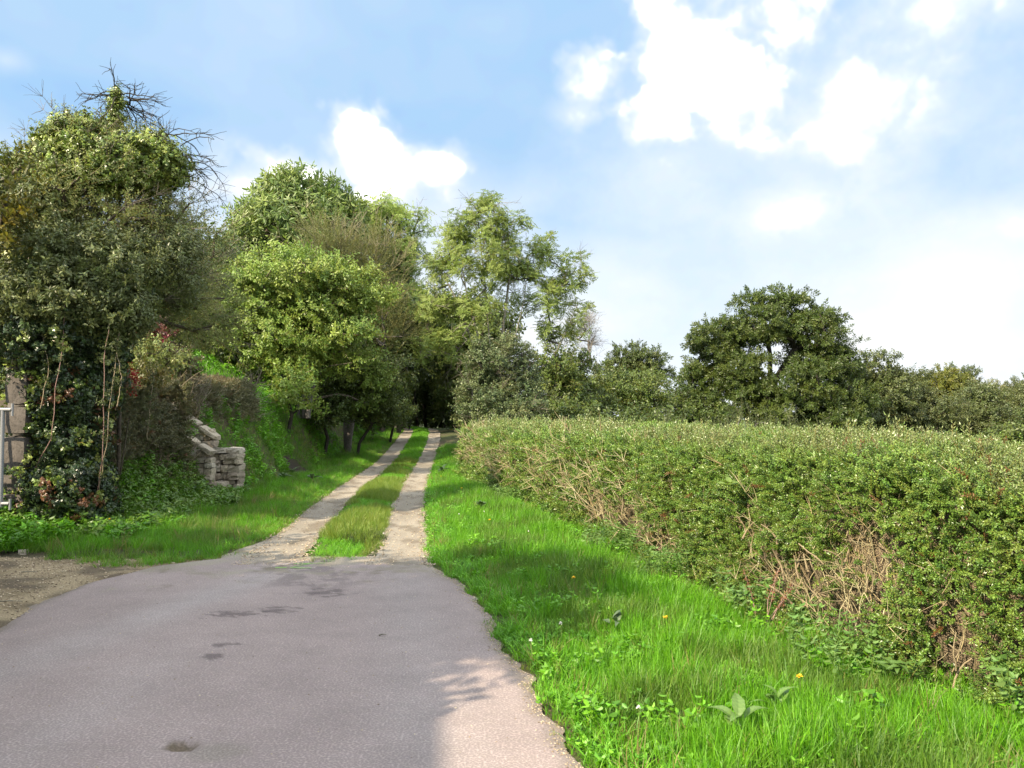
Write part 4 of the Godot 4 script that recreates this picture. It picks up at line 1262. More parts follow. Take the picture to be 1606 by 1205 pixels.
	tree("hazel", "bushy yellow-green hazel leaning out from the bank above the lane", "tree", "", {
		"base": b, "trunk": 0.10, "bark": "bark_grey", "limb_bark": "bark_brown", "kind": "broad", "leaf": "leaf", "tints": C_HAZEL, "clumps": 1.5, "per": 22, "spread": 0.46, "scale": 1.25, "shell": 0.45, "flat": 0.4,
		"stems": [[b, Vector3(-7.14, 2.96, -27.00), Vector3(-7.60, 4.43, -27.00), Vector3(-8.02, 5.47, -27.00)], [b + Vector3(0.2, 0, 0.1), Vector3(-6.87, 2.96, -27.00), Vector3(-6.55, 4.84, -27.00), Vector3(-6.34, 6.10, -27.00)], [b + Vector3(-0.2, 0, 0), Vector3(-7.28, 2.73, -26.60), Vector3(-8.25, 3.95, -26.40)], [b + Vector3(0.35, 0, 0.2), Vector3(-6.55, 2.75, -27.00), Vector3(-5.61, 4.69, -27.50)]],
		"lobes": [[Vector3(-7.28, 6.20, -27.00), Vector3(1.78, 1.21, 1.78)], [Vector3(-8.35, 5.08, -26.40), Vector3(1.19, 1.13, 1.19)], [Vector3(-6.25, 5.41, -26.60), Vector3(1.55, 1.28, 1.55)], [Vector3(-7.58, 4.14, -26.20), Vector3(1.52, 0.85, 1.52)], [Vector3(-5.88, 3.99, -26.80), Vector3(1.25, 1.04, 1.25)], [Vector3(-8.83, 4.72, -26.00), Vector3(0.69, 0.52, 0.69)], [Vector3(-5.27, 5.62, -28.00), Vector3(1.09, 1.30, 1.09)], [Vector3(-9.43, 5.13, -26.00), Vector3(0.44, 0.28, 0.44)], [Vector3(-8.27, 6.07, -26.80), Vector3(0.71, 0.46, 0.71)], [Vector3(-6.46, 6.61, -27.50), Vector3(0.72, 0.51, 0.72)], [Vector3(-5.13, 2.84, -29.00), Vector3(0.81, 0.90, 0.81)], [Vector3(-6.81, 3.34, -26.40), Vector3(0.82, 0.49, 0.82)]],
	})
	b = at(-6.40, 32.0)
	tree("sallow", "pale twiggy sallow with thin greyish leaves behind the hazel", "tree", "", {
		"base": b, "trunk": 0.14, "bark": "bark_grey", "kind": "willow", "leaf": "leaf_soft", "tints": C_WILLOW, "clumps": 1.5, "per": 20, "spread": 0.55, "scale": 1.35, "rise": 0.8, "shell": 0.4, "twigs": 260, "twig_scale": 2.0, "twig_up": 0.9, "twig_tints": [Color(0.2174, 0.1884, 0.1159), Color(0.1594, 0.1449, 0.087)],
		"stems": [[b, Vector3(-6.52, 3.96, -32.00), Vector3(-6.77, 6.93, -32.00)], [b, Vector3(-6.03, 3.96, -32.00), Vector3(-5.28, 6.69, -32.00)]],
		"lobes": [[Vector3(-6.77, 8.05, -32.00), Vector3(1.54, 1.12, 1.54)], [Vector3(-5.41, 7.18, -32.00), Vector3(1.12, 1.36, 1.12)], [Vector3(-4.88, 5.08, -31.00), Vector3(0.96, 1.44, 0.96)], [Vector3(-6.40, 6.19, -32.00), Vector3(1.74, 1.36, 1.74)]],
	})
	b = at(-11.87, 44.0)
	tree("chestnut_tree", "round-headed sweet chestnut rising behind the hazel", "tree", "", {
		"base": b, "trunk": 0.35, "bark": "bark_brown", "kind": "long", "leaf": "leaf", "tints": C_CHESTNUT, "clumps": 0.75, "per": 20, "spread": 0.85, "scale": 1.9, "shell": 0.28,
		"stems": [[b, Vector3(-11.70, 6.20, -44.00), Vector3(-11.53, 10.30, -44.00), Vector3(-11.53, 12.00, -44.00)]],
		"lobes": [[Vector3(-11.36, 13.09, -44.00), Vector3(2.39, 1.30, 2.39)], [Vector3(-13.06, 12.17, -44.00), Vector3(1.53, 1.30, 1.53)], [Vector3(-9.82, 12.34, -44.00), Vector3(1.43, 1.36, 1.43)], [Vector3(-11.27, 11.43, -43.00), Vector3(2.83, 1.33, 2.83)], [Vector3(-13.58, 10.81, -44.00), Vector3(1.30, 1.02, 1.30)], [Vector3(-11.36, 9.62, -44.00), Vector3(2.73, 1.71, 2.73)]],
	})
	b = at(-6.73, 48.0)
	tree("ash_tree", "ash with drooping foliage left of the lane, behind the sallow", "tree", "", {
		"base": b, "trunk": 0.26, "bark": "bark_grey", "kind": "ash", "leaf": "leaf_soft", "tints": C_ASH, "clumps": 0.8, "per": 10, "spread": 0.6, "scale": 1.7, "shell": 0.5, "rise": 0.7, "twigs": 60, "twig_scale": 2.0,
		"stems": [[b, Vector3(-6.88, 6.62, -48.00), Vector3(-7.11, 10.34, -48.00), Vector3(-7.37, 13.32, -48.00)]],
		"lobes": [[Vector3(-7.63, 13.51, -48.00), Vector3(1.56, 1.27, 1.56)], [Vector3(-6.07, 12.58, -48.00), Vector3(0.97, 1.27, 0.97)], [Vector3(-8.48, 12.39, -48.00), Vector3(1.12, 1.49, 1.12)], [Vector3(-6.81, 11.09, -48.00), Vector3(1.64, 1.67, 1.64)], [Vector3(-6.07, 9.23, -48.00), Vector3(1.04, 1.86, 1.04)], [Vector3(-6.30, 6.88, -47.00), Vector3(1.09, 1.46, 1.09)]],
	})
	# undergrowth on the bank under them
	var low := [
		["shrub", "dark shrub under the sallow on the left bank", 560.0, 30.0, [[Vector3(-5.65, 2.88, -30.00), Vector3(1.05, 1.16, 1.05)], [Vector3(-4.95, 2.30, -30.00), Vector3(0.88, 0.98, 0.88)], [Vector3(-5.80, 1.94, -29.00), Vector3(0.58, 0.49, 0.58)]], C_DARK],
		["shrub", "dark shrub at the mouth of the shady tunnel, left", 612.0, 37.0, [[Vector3(-5.59, 2.89, -37.00), Vector3(0.92, 1.58, 0.92)], [Vector3(-6.11, 1.89, -37.00), Vector3(0.86, 0.75, 0.86)], [Vector3(-5.16, 1.74, -36.00), Vector3(0.39, 0.50, 0.39)]], C_DARK],
		["shrub", "pale-leaved shrub at the foot of the hazel", 452.0, 24.5, [[Vector3(-6.70, 2.55, -24.50), Vector3(0.46, 0.57, 0.46)], [Vector3(-6.36, 2.17, -24.50), Vector3(0.38, 0.42, 0.38)]], C_HAZEL],
		["shrub", "dark shrub in the shade under the hazel", 510.0, 28.5, [[Vector3(-6.58, 2.37, -28.50), Vector3(0.71, 0.93, 0.71)], [Vector3(-6.03, 2.82, -28.50), Vector3(0.84, 0.99, 0.84)], [Vector3(-6.14, 1.82, -28.00), Vector3(0.56, 0.43, 0.56)]], C_DARK],
		["shrub", "nettly green shrub at the far edge of the lawn", 385.0, 26.5, [[Vector3(-8.38, 3.08, -26.50), Vector3(0.62, 0.27, 0.62)], [Vector3(-9.10, 2.98, -26.50), Vector3(0.45, 0.21, 0.45)]], C_THORN],
	]
	for q in low:
		b = at((q[2] - 803.0) / 1290.0 * q[3], q[3])
		tree(q[0], q[1], "shrub", "shrubs on the left bank", {"base": b, "trunk": 0.06, "bark": "bark_dark", "kind": "broad", "leaf": "leaf", "tints": q[5], "clumps": 2.0, "per": 16, "spread": 0.4, "scale": 1.25, "limbs": 40,
			"stems": [[b, b + Vector3(0.1, 0.6, 0)], [b, b + Vector3(-0.2, 0.5, 0.1)]], "lobes": q[4]})
	# garden shrubs
	var garden := [
		["red_shrub", "shrub with dark red leaves in the garden behind the brown hedge", [Vector3(-7.23, 3.30, -16.50), Vector3(0.33, 0.17, 0.33)], [Color(0.3043, 0.0362, 0.0543), Color(0.1812, 0.0362, 0.0362), Color(0.087, 0.0797, 0.0362)], 0.8],
		["rose_bush", "small bush with bright red leaves at the left end of the brown hedge", [Vector3(-6.20, 2.33, -13.00), Vector3(0.11, 0.20, 0.11)], [Color(0.5072, 0.029, 0.029), Color(0.3623, 0.029, 0.029), Color(0.2174, 0.1014, 0.0435)], 0.55],
		["shrub", "yellow-green shrub beside the red-leaved bush", [Vector3(-6.40, 2.39, -14.20), Vector3(0.26, 0.22, 0.26)], [Color(0.1449, 0.1377, 0.0362), Color(0.1014, 0.1232, 0.029), Color(0.1812, 0.1449, 0.0435)], 0.6],
		["shrub", "grey-green shrub below the dark red leaves", [Vector3(-6.98, 2.84, -16.00), Vector3(0.50, 0.30, 0.50)], C_OLD, 0.8],
		["shrub", "straw-tipped shrub at the edge of the lawn", [Vector3(-7.16, 2.94, -17.50), Vector3(0.33, 0.24, 0.33)], [Color(0.1449, 0.1304, 0.058), Color(0.1014, 0.1014, 0.0362)], 0.8],
	]
	for q in garden:
		var l: Array = q[2]
		b = at(l[0].x, -l[0].z)
		tree(q[0], q[1], "shrub", "garden shrubs", {"base": b, "trunk": 0.03, "bark": "bark_brown", "kind": "broad", "leaf": "leaf", "tints": q[3], "clumps": 7.0, "per": 11, "spread": 0.16, "scale": q[4], "limbs": 30,
			"stems": [[b, b.lerp(l[0], 0.7)], [b, b.lerp(l[0], 0.6) + Vector3(0.15, 0, 0)]], "lobes": [l, [l[0] - Vector3(0, l[1].y * 1.2, 0), l[1]]]})

func make_tunnel() -> void:
	# trees closing over the lane where it turns out of sight
	var spots := [ # px-free: x, d, trunk lean, lobes
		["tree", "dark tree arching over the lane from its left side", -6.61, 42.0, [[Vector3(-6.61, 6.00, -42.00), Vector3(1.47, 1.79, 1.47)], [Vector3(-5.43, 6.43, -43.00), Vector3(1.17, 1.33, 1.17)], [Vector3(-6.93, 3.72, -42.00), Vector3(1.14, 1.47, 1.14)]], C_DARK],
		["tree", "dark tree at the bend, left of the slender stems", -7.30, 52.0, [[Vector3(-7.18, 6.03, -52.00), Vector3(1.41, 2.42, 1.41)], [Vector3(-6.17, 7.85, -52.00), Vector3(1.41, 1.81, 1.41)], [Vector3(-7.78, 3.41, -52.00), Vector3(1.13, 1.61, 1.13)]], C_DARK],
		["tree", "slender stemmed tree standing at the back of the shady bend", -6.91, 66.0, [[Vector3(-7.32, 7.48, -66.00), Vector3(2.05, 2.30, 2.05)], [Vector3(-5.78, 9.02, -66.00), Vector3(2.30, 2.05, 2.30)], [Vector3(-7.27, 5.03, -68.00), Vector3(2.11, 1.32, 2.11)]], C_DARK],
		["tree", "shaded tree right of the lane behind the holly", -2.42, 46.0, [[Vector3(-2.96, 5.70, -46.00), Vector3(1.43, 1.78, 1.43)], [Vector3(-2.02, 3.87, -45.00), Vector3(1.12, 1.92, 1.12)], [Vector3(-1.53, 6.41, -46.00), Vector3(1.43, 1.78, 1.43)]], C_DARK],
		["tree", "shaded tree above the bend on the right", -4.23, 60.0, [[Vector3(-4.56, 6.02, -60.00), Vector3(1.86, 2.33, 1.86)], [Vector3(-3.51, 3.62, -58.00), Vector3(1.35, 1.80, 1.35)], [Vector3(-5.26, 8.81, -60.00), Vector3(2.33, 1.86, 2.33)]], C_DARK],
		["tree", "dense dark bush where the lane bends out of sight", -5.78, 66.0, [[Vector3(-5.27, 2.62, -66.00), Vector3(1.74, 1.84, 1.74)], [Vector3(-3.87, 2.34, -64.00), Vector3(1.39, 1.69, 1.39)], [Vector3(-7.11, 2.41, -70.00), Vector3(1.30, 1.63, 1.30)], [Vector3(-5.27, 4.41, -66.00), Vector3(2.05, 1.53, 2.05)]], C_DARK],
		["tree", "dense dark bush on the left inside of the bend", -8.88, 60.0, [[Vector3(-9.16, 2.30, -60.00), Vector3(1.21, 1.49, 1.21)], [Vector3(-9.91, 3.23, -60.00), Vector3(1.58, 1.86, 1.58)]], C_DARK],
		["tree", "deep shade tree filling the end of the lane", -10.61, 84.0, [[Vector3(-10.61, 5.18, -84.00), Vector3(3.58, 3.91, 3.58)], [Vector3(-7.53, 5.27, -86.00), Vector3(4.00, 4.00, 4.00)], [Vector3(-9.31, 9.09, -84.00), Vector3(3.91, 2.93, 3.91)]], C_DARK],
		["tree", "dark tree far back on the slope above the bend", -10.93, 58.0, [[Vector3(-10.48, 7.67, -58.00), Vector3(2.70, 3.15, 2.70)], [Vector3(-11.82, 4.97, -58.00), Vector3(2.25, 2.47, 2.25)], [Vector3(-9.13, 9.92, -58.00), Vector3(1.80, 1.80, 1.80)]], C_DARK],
	]
	for q in spots:
		var b := at(q[2], q[3])
		var up: Vector3 = q[4][0][0]
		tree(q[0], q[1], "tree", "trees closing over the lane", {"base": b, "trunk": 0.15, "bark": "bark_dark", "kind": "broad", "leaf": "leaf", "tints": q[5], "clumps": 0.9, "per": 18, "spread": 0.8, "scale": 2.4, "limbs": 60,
			"stems": [[b, b.lerp(up, 0.5) + Vector3(jit(0.4), 0, 0), up], [b + Vector3(0.7, 0, -0.8), b.lerp(up, 0.6) + Vector3(1.1, 0, -0.8), up + Vector3(0.6, 0.8, -1)], [b + Vector3(-0.8, 0, -1.6), b.lerp(up, 0.6) + Vector3(-0.9, 0, -1.5), up + Vector3(-0.6, 0.8, -1)]], "lobes": q[4]})

func make_woodland() -> void:
	# the wood that the lane goes into: one dark mass of stems and leaves
	rng.seed = 808
	var holder := Node3D.new()
	holder.name = "woodland"
	add_child(holder)
	holder.set_meta("kind", "stuff")
	holder.set_meta("label", "dark wood closing over the lane where it bends away")
	holder.set_meta("category", "wood")
	var s := Scatter.new()
	var st := Tubes.new()
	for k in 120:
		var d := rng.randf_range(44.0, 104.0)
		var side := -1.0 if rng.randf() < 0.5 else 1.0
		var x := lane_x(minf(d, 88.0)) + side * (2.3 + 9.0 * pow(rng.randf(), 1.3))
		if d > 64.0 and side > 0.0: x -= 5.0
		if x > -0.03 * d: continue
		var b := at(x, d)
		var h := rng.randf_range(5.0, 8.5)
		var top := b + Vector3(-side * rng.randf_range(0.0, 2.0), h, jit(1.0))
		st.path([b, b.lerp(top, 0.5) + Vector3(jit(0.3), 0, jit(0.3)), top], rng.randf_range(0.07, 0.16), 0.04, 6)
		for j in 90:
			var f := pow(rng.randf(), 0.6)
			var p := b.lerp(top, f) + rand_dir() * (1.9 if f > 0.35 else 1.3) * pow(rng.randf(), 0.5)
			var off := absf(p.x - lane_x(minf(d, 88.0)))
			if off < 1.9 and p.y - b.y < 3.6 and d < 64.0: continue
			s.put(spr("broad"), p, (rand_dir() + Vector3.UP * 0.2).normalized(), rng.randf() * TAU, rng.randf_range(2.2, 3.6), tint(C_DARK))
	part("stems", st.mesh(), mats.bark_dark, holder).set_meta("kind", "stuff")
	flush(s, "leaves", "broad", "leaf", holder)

func make_right_trees() -> void:
	var b := at(-0.72, 33.0)
	tree("ash_tree", "airy many-stemmed ash with pale leaves right of the lane", "tree", "", {
		"base": b, "trunk": 0.055, "bark": "bark_pale", "limb_bark": "bark_grey", "kind": "ash", "leaf": "leaf_soft", "tints": C_ASH, "clumps": 1.35, "per": 8, "spread": 0.33, "scale": 1.15, "shell": 0.6, "limbs": 280, "flat": 1.1, "rise": 1.0, "tip": 0.01, "twigs": 160, "twig_scale": 1.6, "twig_up": 0.5,
		"stems": [[b, Vector3(-0.90, 4.54, -33.00), Vector3(-1.10, 7.10, -33.00), Vector3(-1.36, 9.40, -33.00)], [b + Vector3(0.3, 0, 0.2), Vector3(-0.46, 4.54, -33.00), Vector3(-0.08, 7.36, -33.00), Vector3(-0.20, 9.15, -33.00)], [b + Vector3(-0.3, 0, 0.3), Vector3(-1.46, 4.25, -32.50), Vector3(-2.18, 6.19, -32.00), Vector3(-2.80, 7.43, -32.00)], [b + Vector3(0.1, 0, 0.5), Vector3(-1.07, 3.96, -32.00), Vector3(-1.69, 5.94, -32.00), Vector3(-1.93, 7.43, -32.00)], [b + Vector3(0.4, 0, 0.3), Vector3(-0.08, 4.03, -33.00), Vector3(0.49, 6.33, -33.00), Vector3(0.69, 8.12, -33.00)], [b + Vector3(-0.4, 0, 0.2), Vector3(-1.81, 3.71, -32.00), Vector3(-2.76, 4.16, -31.50), Vector3(-3.56, 3.76, -31.00)], [b + Vector3(0.7, 0, 0.3), Vector3(1.07, 3.52, -33.00), Vector3(1.71, 4.03, -33.00), Vector3(2.69, 6.21, -34.00)]],
		"lobes": [[Vector3(-1.23, 9.66, -33.00), Vector3(1.23, 1.07, 1.23)], [Vector3(-2.25, 8.76, -33.00), Vector3(0.87, 1.07, 0.87)], [Vector3(-0.20, 8.51, -33.00), Vector3(1.13, 1.28, 1.13)], [Vector3(-2.59, 7.25, -32.40), Vector3(0.90, 1.11, 0.90)], [Vector3(-1.21, 7.52, -32.50), Vector3(1.39, 1.06, 1.39)], [Vector3(0.31, 7.18, -33.50), Vector3(1.04, 1.17, 1.04)], [Vector3(-3.14, 5.64, -31.60), Vector3(0.83, 0.98, 0.83)], [Vector3(-1.69, 5.69, -32.00), Vector3(1.12, 0.89, 1.12)], [Vector3(-2.51, 4.28, -31.40), Vector3(1.22, 0.58, 1.22)], [Vector3(-3.68, 3.88, -31.00), Vector3(0.53, 0.38, 0.53)], [Vector3(2.69, 7.53, -34.00), Vector3(0.69, 1.00, 0.69)], [Vector3(2.87, 5.95, -34.00), Vector3(0.53, 0.69, 0.53)], [Vector3(1.69, 4.98, -33.50), Vector3(0.78, 0.52, 0.78)], [Vector3(1.22, 8.24, -33.60), Vector3(0.78, 1.04, 0.78)], [Vector3(1.89, 6.71, -33.80), Vector3(0.68, 0.89, 0.68)], [Vector3(1.09, 6.13, -33.40), Vector3(0.72, 0.88, 0.72)], [Vector3(1.97, 3.26, -33.00), Vector3(0.87, 0.56, 0.87)]],
	})
	b = at(-0.38, 27.5)
	tree("holly", "dark glossy holly bush at the far end of the long hedge", "bush", "", {
		"base": b, "trunk": 0.11, "bark": "bark_grey", "kind": "holly", "leaf": "leaf_glossy", "tints": C_HOLLY, "clumps": 3.4, "per": 24, "spread": 0.3, "scale": 1.2, "shell": 0.3, "limbs": 80, "twigs": 120, "twig_scale": 1.2,
		"stems": [[b, Vector3(-0.38, 2.35, -27.50), Vector3(-0.38, 3.63, -27.50)]],
		"lobes": [[Vector3(-0.38, 3.31, -27.50), Vector3(1.02, 0.90, 1.02)], [Vector3(-0.91, 2.23, -27.20), Vector3(0.89, 0.95, 0.89)], [Vector3(0.25, 2.24, -27.40), Vector3(0.89, 0.96, 0.89)], [Vector3(-0.38, 1.70, -27.00), Vector3(1.30, 0.59, 1.30)]],
	})
	var bushes := [
		["bush", "leafy thorn bush just right of the holly", 1.59, 33.0, [[Vector3(1.46, 2.75, -33.00), Vector3(0.92, 1.28, 0.92)], [Vector3(2.10, 1.98, -33.00), Vector3(0.87, 0.77, 0.87)], [Vector3(1.12, 1.72, -32.00), Vector3(0.74, 0.74, 0.74)]], C_THORN, "broad"],
		["bush", "dark thorn bush behind the thin branches of the ash", 2.70, 40.0, [[Vector3(2.54, 4.08, -40.00), Vector3(0.93, 0.81, 0.93)], [Vector3(3.01, 2.84, -40.00), Vector3(1.18, 1.18, 1.18)]], C_DARK, "broad"],
		["bush", "round thorn bush in the hedgerow with yellow-green top", 4.50, 44.0, [[Vector3(4.33, 3.13, -44.00), Vector3(1.43, 0.89, 1.43)], [Vector3(3.44, 2.44, -43.50), Vector3(1.15, 0.88, 1.15)], [Vector3(4.73, 2.10, -43.00), Vector3(1.27, 0.67, 1.27)]], C_THORN, "broad"],
		["bush", "tiered thorn bush in the hedgerow left of the oak", 6.89, 44.0, [[Vector3(6.72, 3.07, -44.00), Vector3(1.50, 0.82, 1.50)], [Vector3(7.07, 2.10, -43.00), Vector3(1.13, 0.73, 1.13)], [Vector3(5.53, 2.79, -44.00), Vector3(1.02, 0.82, 1.02)]], C_THORN, "broad"],
		["bush", "low dark bramble patch behind the far part of the hedge", 2.33, 31.0, [[Vector3(1.85, 1.29, -31.00), Vector3(1.01, 0.34, 1.01)], [Vector3(2.93, 1.19, -31.00), Vector3(0.96, 0.34, 0.96)]], C_DARK, "broad"],
		["bush", "low dark bramble patch below the tiered thorn bush", 5.04, 33.0, [[Vector3(4.53, 1.27, -33.00), Vector3(1.15, 0.33, 1.15)], [Vector3(6.06, 1.27, -33.00), Vector3(1.02, 0.33, 1.02)]], C_DARK, "broad"],
		["bush", "dark thicket at the left foot of the oak", 10.12, 48.0, [[Vector3(9.93, 2.16, -48.00), Vector3(1.49, 1.12, 1.49)], [Vector3(11.42, 1.60, -48.00), Vector3(1.67, 0.82, 1.67)]], C_DARK, "broad"],
		["bush", "grey willow bush close right of the oak", 24.57, 54.0, [[Vector3(23.94, 4.53, -54.00), Vector3(1.26, 1.34, 1.26)], [Vector3(24.99, 2.86, -54.00), Vector3(1.67, 1.67, 1.67)], [Vector3(23.30, 1.81, -53.00), Vector3(1.85, 1.44, 1.85)]], C_GREY, "broad"],
		["bush", "grey-green willow scrub below the yellowing tree", 28.09, 56.0, [[Vector3(27.22, 3.55, -56.00), Vector3(1.30, 1.22, 1.30)], [Vector3(28.52, 1.82, -56.00), Vector3(1.95, 1.30, 1.95)], [Vector3(26.31, 1.39, -55.00), Vector3(1.71, 1.02, 1.71)]], C_GREY, "broad"],
		["bush", "rounded grey thorn bush near the right edge", 33.36, 58.0, [[Vector3(32.91, 2.50, -58.00), Vector3(1.80, 1.35, 1.80)], [Vector3(33.23, 1.16, -57.00), Vector3(2.43, 1.33, 2.43)], [Vector3(32.01, 1.38, -58.00), Vector3(1.44, 1.26, 1.44)]], C_GREY, "broad"],
		["bush", "dark low bush at the right edge behind the hedge", 24.71, 40.0, [[Vector3(24.40, 0.51, -40.00), Vector3(0.99, 0.43, 0.99)], [Vector3(25.64, 0.82, -40.00), Vector3(1.24, 0.68, 1.24)]], C_DARK, "broad"],
		["bush", "brownish bush at the far right edge", 38.00, 60.0, [[Vector3(37.77, 2.30, -60.00), Vector3(1.67, 1.58, 1.67)], [Vector3(39.40, 2.76, -60.00), Vector3(1.86, 2.09, 1.86)]], C_GREY, "broad"],
	]
	for q in bushes:
		b = at(q[2], q[3])
		var up: Vector3 = q[4][0][0]
		tree(q[0], q[1], "bush", "bushes in the field hedgerow", {"base": b, "trunk": 0.09, "bark": "bark_dark", "kind": q[6], "leaf": "leaf", "tints": q[5], "clumps": 1.25, "per": 18, "spread": 0.6, "scale": 1.7 if q[6] == "broad" else 1.9, "limbs": 50, "flat": 0.5,
			"stems": [[b, up], [b + Vector3(0.4, 0, 0), b.lerp(up, 0.6) + Vector3(0.7, 0, 0)]], "lobes": q[4], "twigs": 12 if q[3] > 41.0 else 0, "twig_scale": 1.3})
	b = at(15.58, 50.0)
	tree("oak", "large spreading oak standing in the field", "tree", "", {
		"base": b, "trunk": 0.38, "bark": "bark_dark", "kind": "oak", "leaf": "leaf", "tints": C_OAK, "clumps": 0.92, "per": 16, "spread": 0.72, "scale": 1.75, "shell": 0.42, "limbs": 210, "flat": 0.4,
		"stems": [[b, Vector3(15.58, 2.96, -50.00), Vector3(15.78, 5.28, -50.00), Vector3(15.39, 7.61, -50.00)], [Vector3(15.62, 3.34, -50.00), Vector3(16.94, 5.28, -50.00), Vector3(18.10, 6.83, -50.00)], [Vector3(15.62, 3.73, -50.00), Vector3(14.22, 5.28, -50.00), Vector3(13.06, 6.44, -50.00)]],
		"lobes": [[Vector3(13.06, 6.64, -50.00), Vector3(2.02, 1.09, 2.02)], [Vector3(15.39, 7.22, -50.00), Vector3(2.40, 1.01, 2.40)], [Vector3(18.10, 6.83, -50.00), Vector3(2.13, 1.24, 2.13)], [Vector3(11.90, 5.28, -50.00), Vector3(1.63, 1.32, 1.63)], [Vector3(20.04, 4.89, -50.00), Vector3(1.47, 1.63, 1.47)], [Vector3(14.61, 8.77, -50.00), Vector3(0.78, 0.62, 0.78)], [Vector3(16.74, 8.77, -50.00), Vector3(1.09, 0.62, 1.09)], [Vector3(18.88, 7.61, -50.00), Vector3(1.01, 0.62, 1.01)], [Vector3(11.90, 3.34, -50.00), Vector3(1.94, 1.40, 1.94)], [Vector3(14.17, 2.92, -48.50), Vector3(1.96, 1.28, 1.96)], [Vector3(17.00, 3.65, -48.00), Vector3(2.05, 1.56, 2.05)], [Vector3(19.83, 2.93, -49.00), Vector3(1.52, 1.44, 1.52)], [Vector3(13.56, 4.45, -49.00), Vector3(1.71, 0.99, 1.71)], [Vector3(18.12, 5.02, -49.00), Vector3(1.71, 1.06, 1.71)], [Vector3(15.89, 1.79, -48.00), Vector3(2.23, 0.97, 2.23)], [Vector3(18.49, 1.60, -48.00), Vector3(1.86, 1.04, 1.86)]],
	})
	b = at(13.44, 88.0)
	tree("oak", "small distant oak standing above the hedgerow", "tree", "far trees", {
		"base": b, "trunk": 0.3, "bark": "bark_dark", "kind": "oak", "leaf": "leaf", "tints": C_DARK + C_GREY, "clumps": 0.4, "per": 18, "spread": 1.0, "scale": 2.8, "limbs": 80,
		"stems": [[b, Vector3(13.44, 5.35, -88.00), Vector3(13.44, 7.06, -88.00)]],
		"lobes": [[Vector3(12.42, 7.74, -88.00), Vector3(1.64, 1.23, 1.64)], [Vector3(14.46, 7.74, -88.00), Vector3(1.64, 1.16, 1.64)], [Vector3(11.05, 6.38, -88.00), Vector3(1.23, 1.09, 1.23)], [Vector3(16.03, 6.38, -88.00), Vector3(1.02, 0.96, 1.02)], [Vector3(13.44, 5.90, -88.00), Vector3(2.73, 0.82, 2.73)]],
	})
	b = at(4.51, 52.0)
	tree("bare_tree", "slight grey tree almost bare of leaves behind the thorn bushes", "tree", "", {
		"base": b, "trunk": 0.09, "bark": "bark_grey", "kind": "small", "leaf": "leaf", "tints": C_GREY, "clumps": 0.5, "per": 4, "spread": 0.5, "scale": 1.2, "limbs": 90, "twigs": 240, "twig_scale": 2.2, "twig_up": 0.8, "twig_tints": [Color(0.2174, 0.1957, 0.1667), Color(0.1594, 0.1449, 0.1232)],
		"stems": [[b, Vector3(4.51, 4.22, -52.00), Vector3(4.51, 6.03, -52.00)]],
		"lobes": [[Vector3(4.11, 6.24, -52.00), Vector3(1.13, 1.37, 1.13)], [Vector3(4.92, 5.35, -52.00), Vector3(0.89, 1.29, 0.89)], [Vector3(3.31, 5.23, -52.00), Vector3(0.81, 0.97, 0.81)]],
	})
	var far := [
		["distant tree with yellow leaves right of the willows", 1470.0, 90.0, [[Vector3(45.49, 5.09, -90.00), Vector3(1.40, 1.12, 1.40)], [Vector3(47.58, 5.44, -90.00), Vector3(1.67, 1.40, 1.67)], [Vector3(46.88, 3.69, -90.00), Vector3(2.09, 1.40, 2.09)]], C_YELLOW],
		["distant brownish tree behind the yellow one", 1500.0, 98.0, [[Vector3(52.57, 6.39, -98.00), Vector3(2.13, 0.99, 2.13)], [Vector3(54.47, 5.40, -98.00), Vector3(1.82, 1.37, 1.82)]], C_GREY],
		["distant olive tree near the right edge", 1545.0, 95.0, [[Vector3(54.28, 4.55, -95.00), Vector3(1.91, 1.18, 1.91)], [Vector3(55.75, 3.44, -95.00), Vector3(1.77, 1.33, 1.77)]], C_WILLOW],
		["distant tree at the right edge of the picture", 1600.0, 105.0, [[Vector3(64.47, 4.61, -105.00), Vector3(1.47, 1.14, 1.47)], [Vector3(66.50, 5.10, -105.00), Vector3(2.12, 1.63, 2.12)], [Vector3(64.06, 2.82, -105.00), Vector3(2.12, 1.14, 2.12)]], C_GREY],
		["distant tree far beyond the oak, mostly hidden", 1345.0, 95.0, [[Vector3(39.91, 4.18, -95.00), Vector3(2.95, 2.21, 2.95)], [Vector3(43.97, 4.18, -95.00), Vector3(2.95, 2.06, 2.95)]], C_DARK],
	]
	for q in far:
		b = at((q[1] - 803.0) / 1290.0 * q[2], q[2])
		var up: Vector3 = q[3][0][0]
		tree("tree", q[0], "tree", "far trees", {"base": b, "trunk": 0.25, "bark": "bark_dark", "kind": "oak", "leaf": "leaf", "tints": q[4], "clumps": 0.4, "per": 16, "spread": 1.1, "scale": 2.6, "limbs": 50,
			"stems": [[b, up]], "lobes": q[3]})
	# pale shoots rising behind the long hedge
	var shoots := [[1140.0, 13.0, 640.0], [1185.0, 12.5, 634.0], [1250.0, 12.0, 650.0], [1035.0, 15.0, 648.0]]
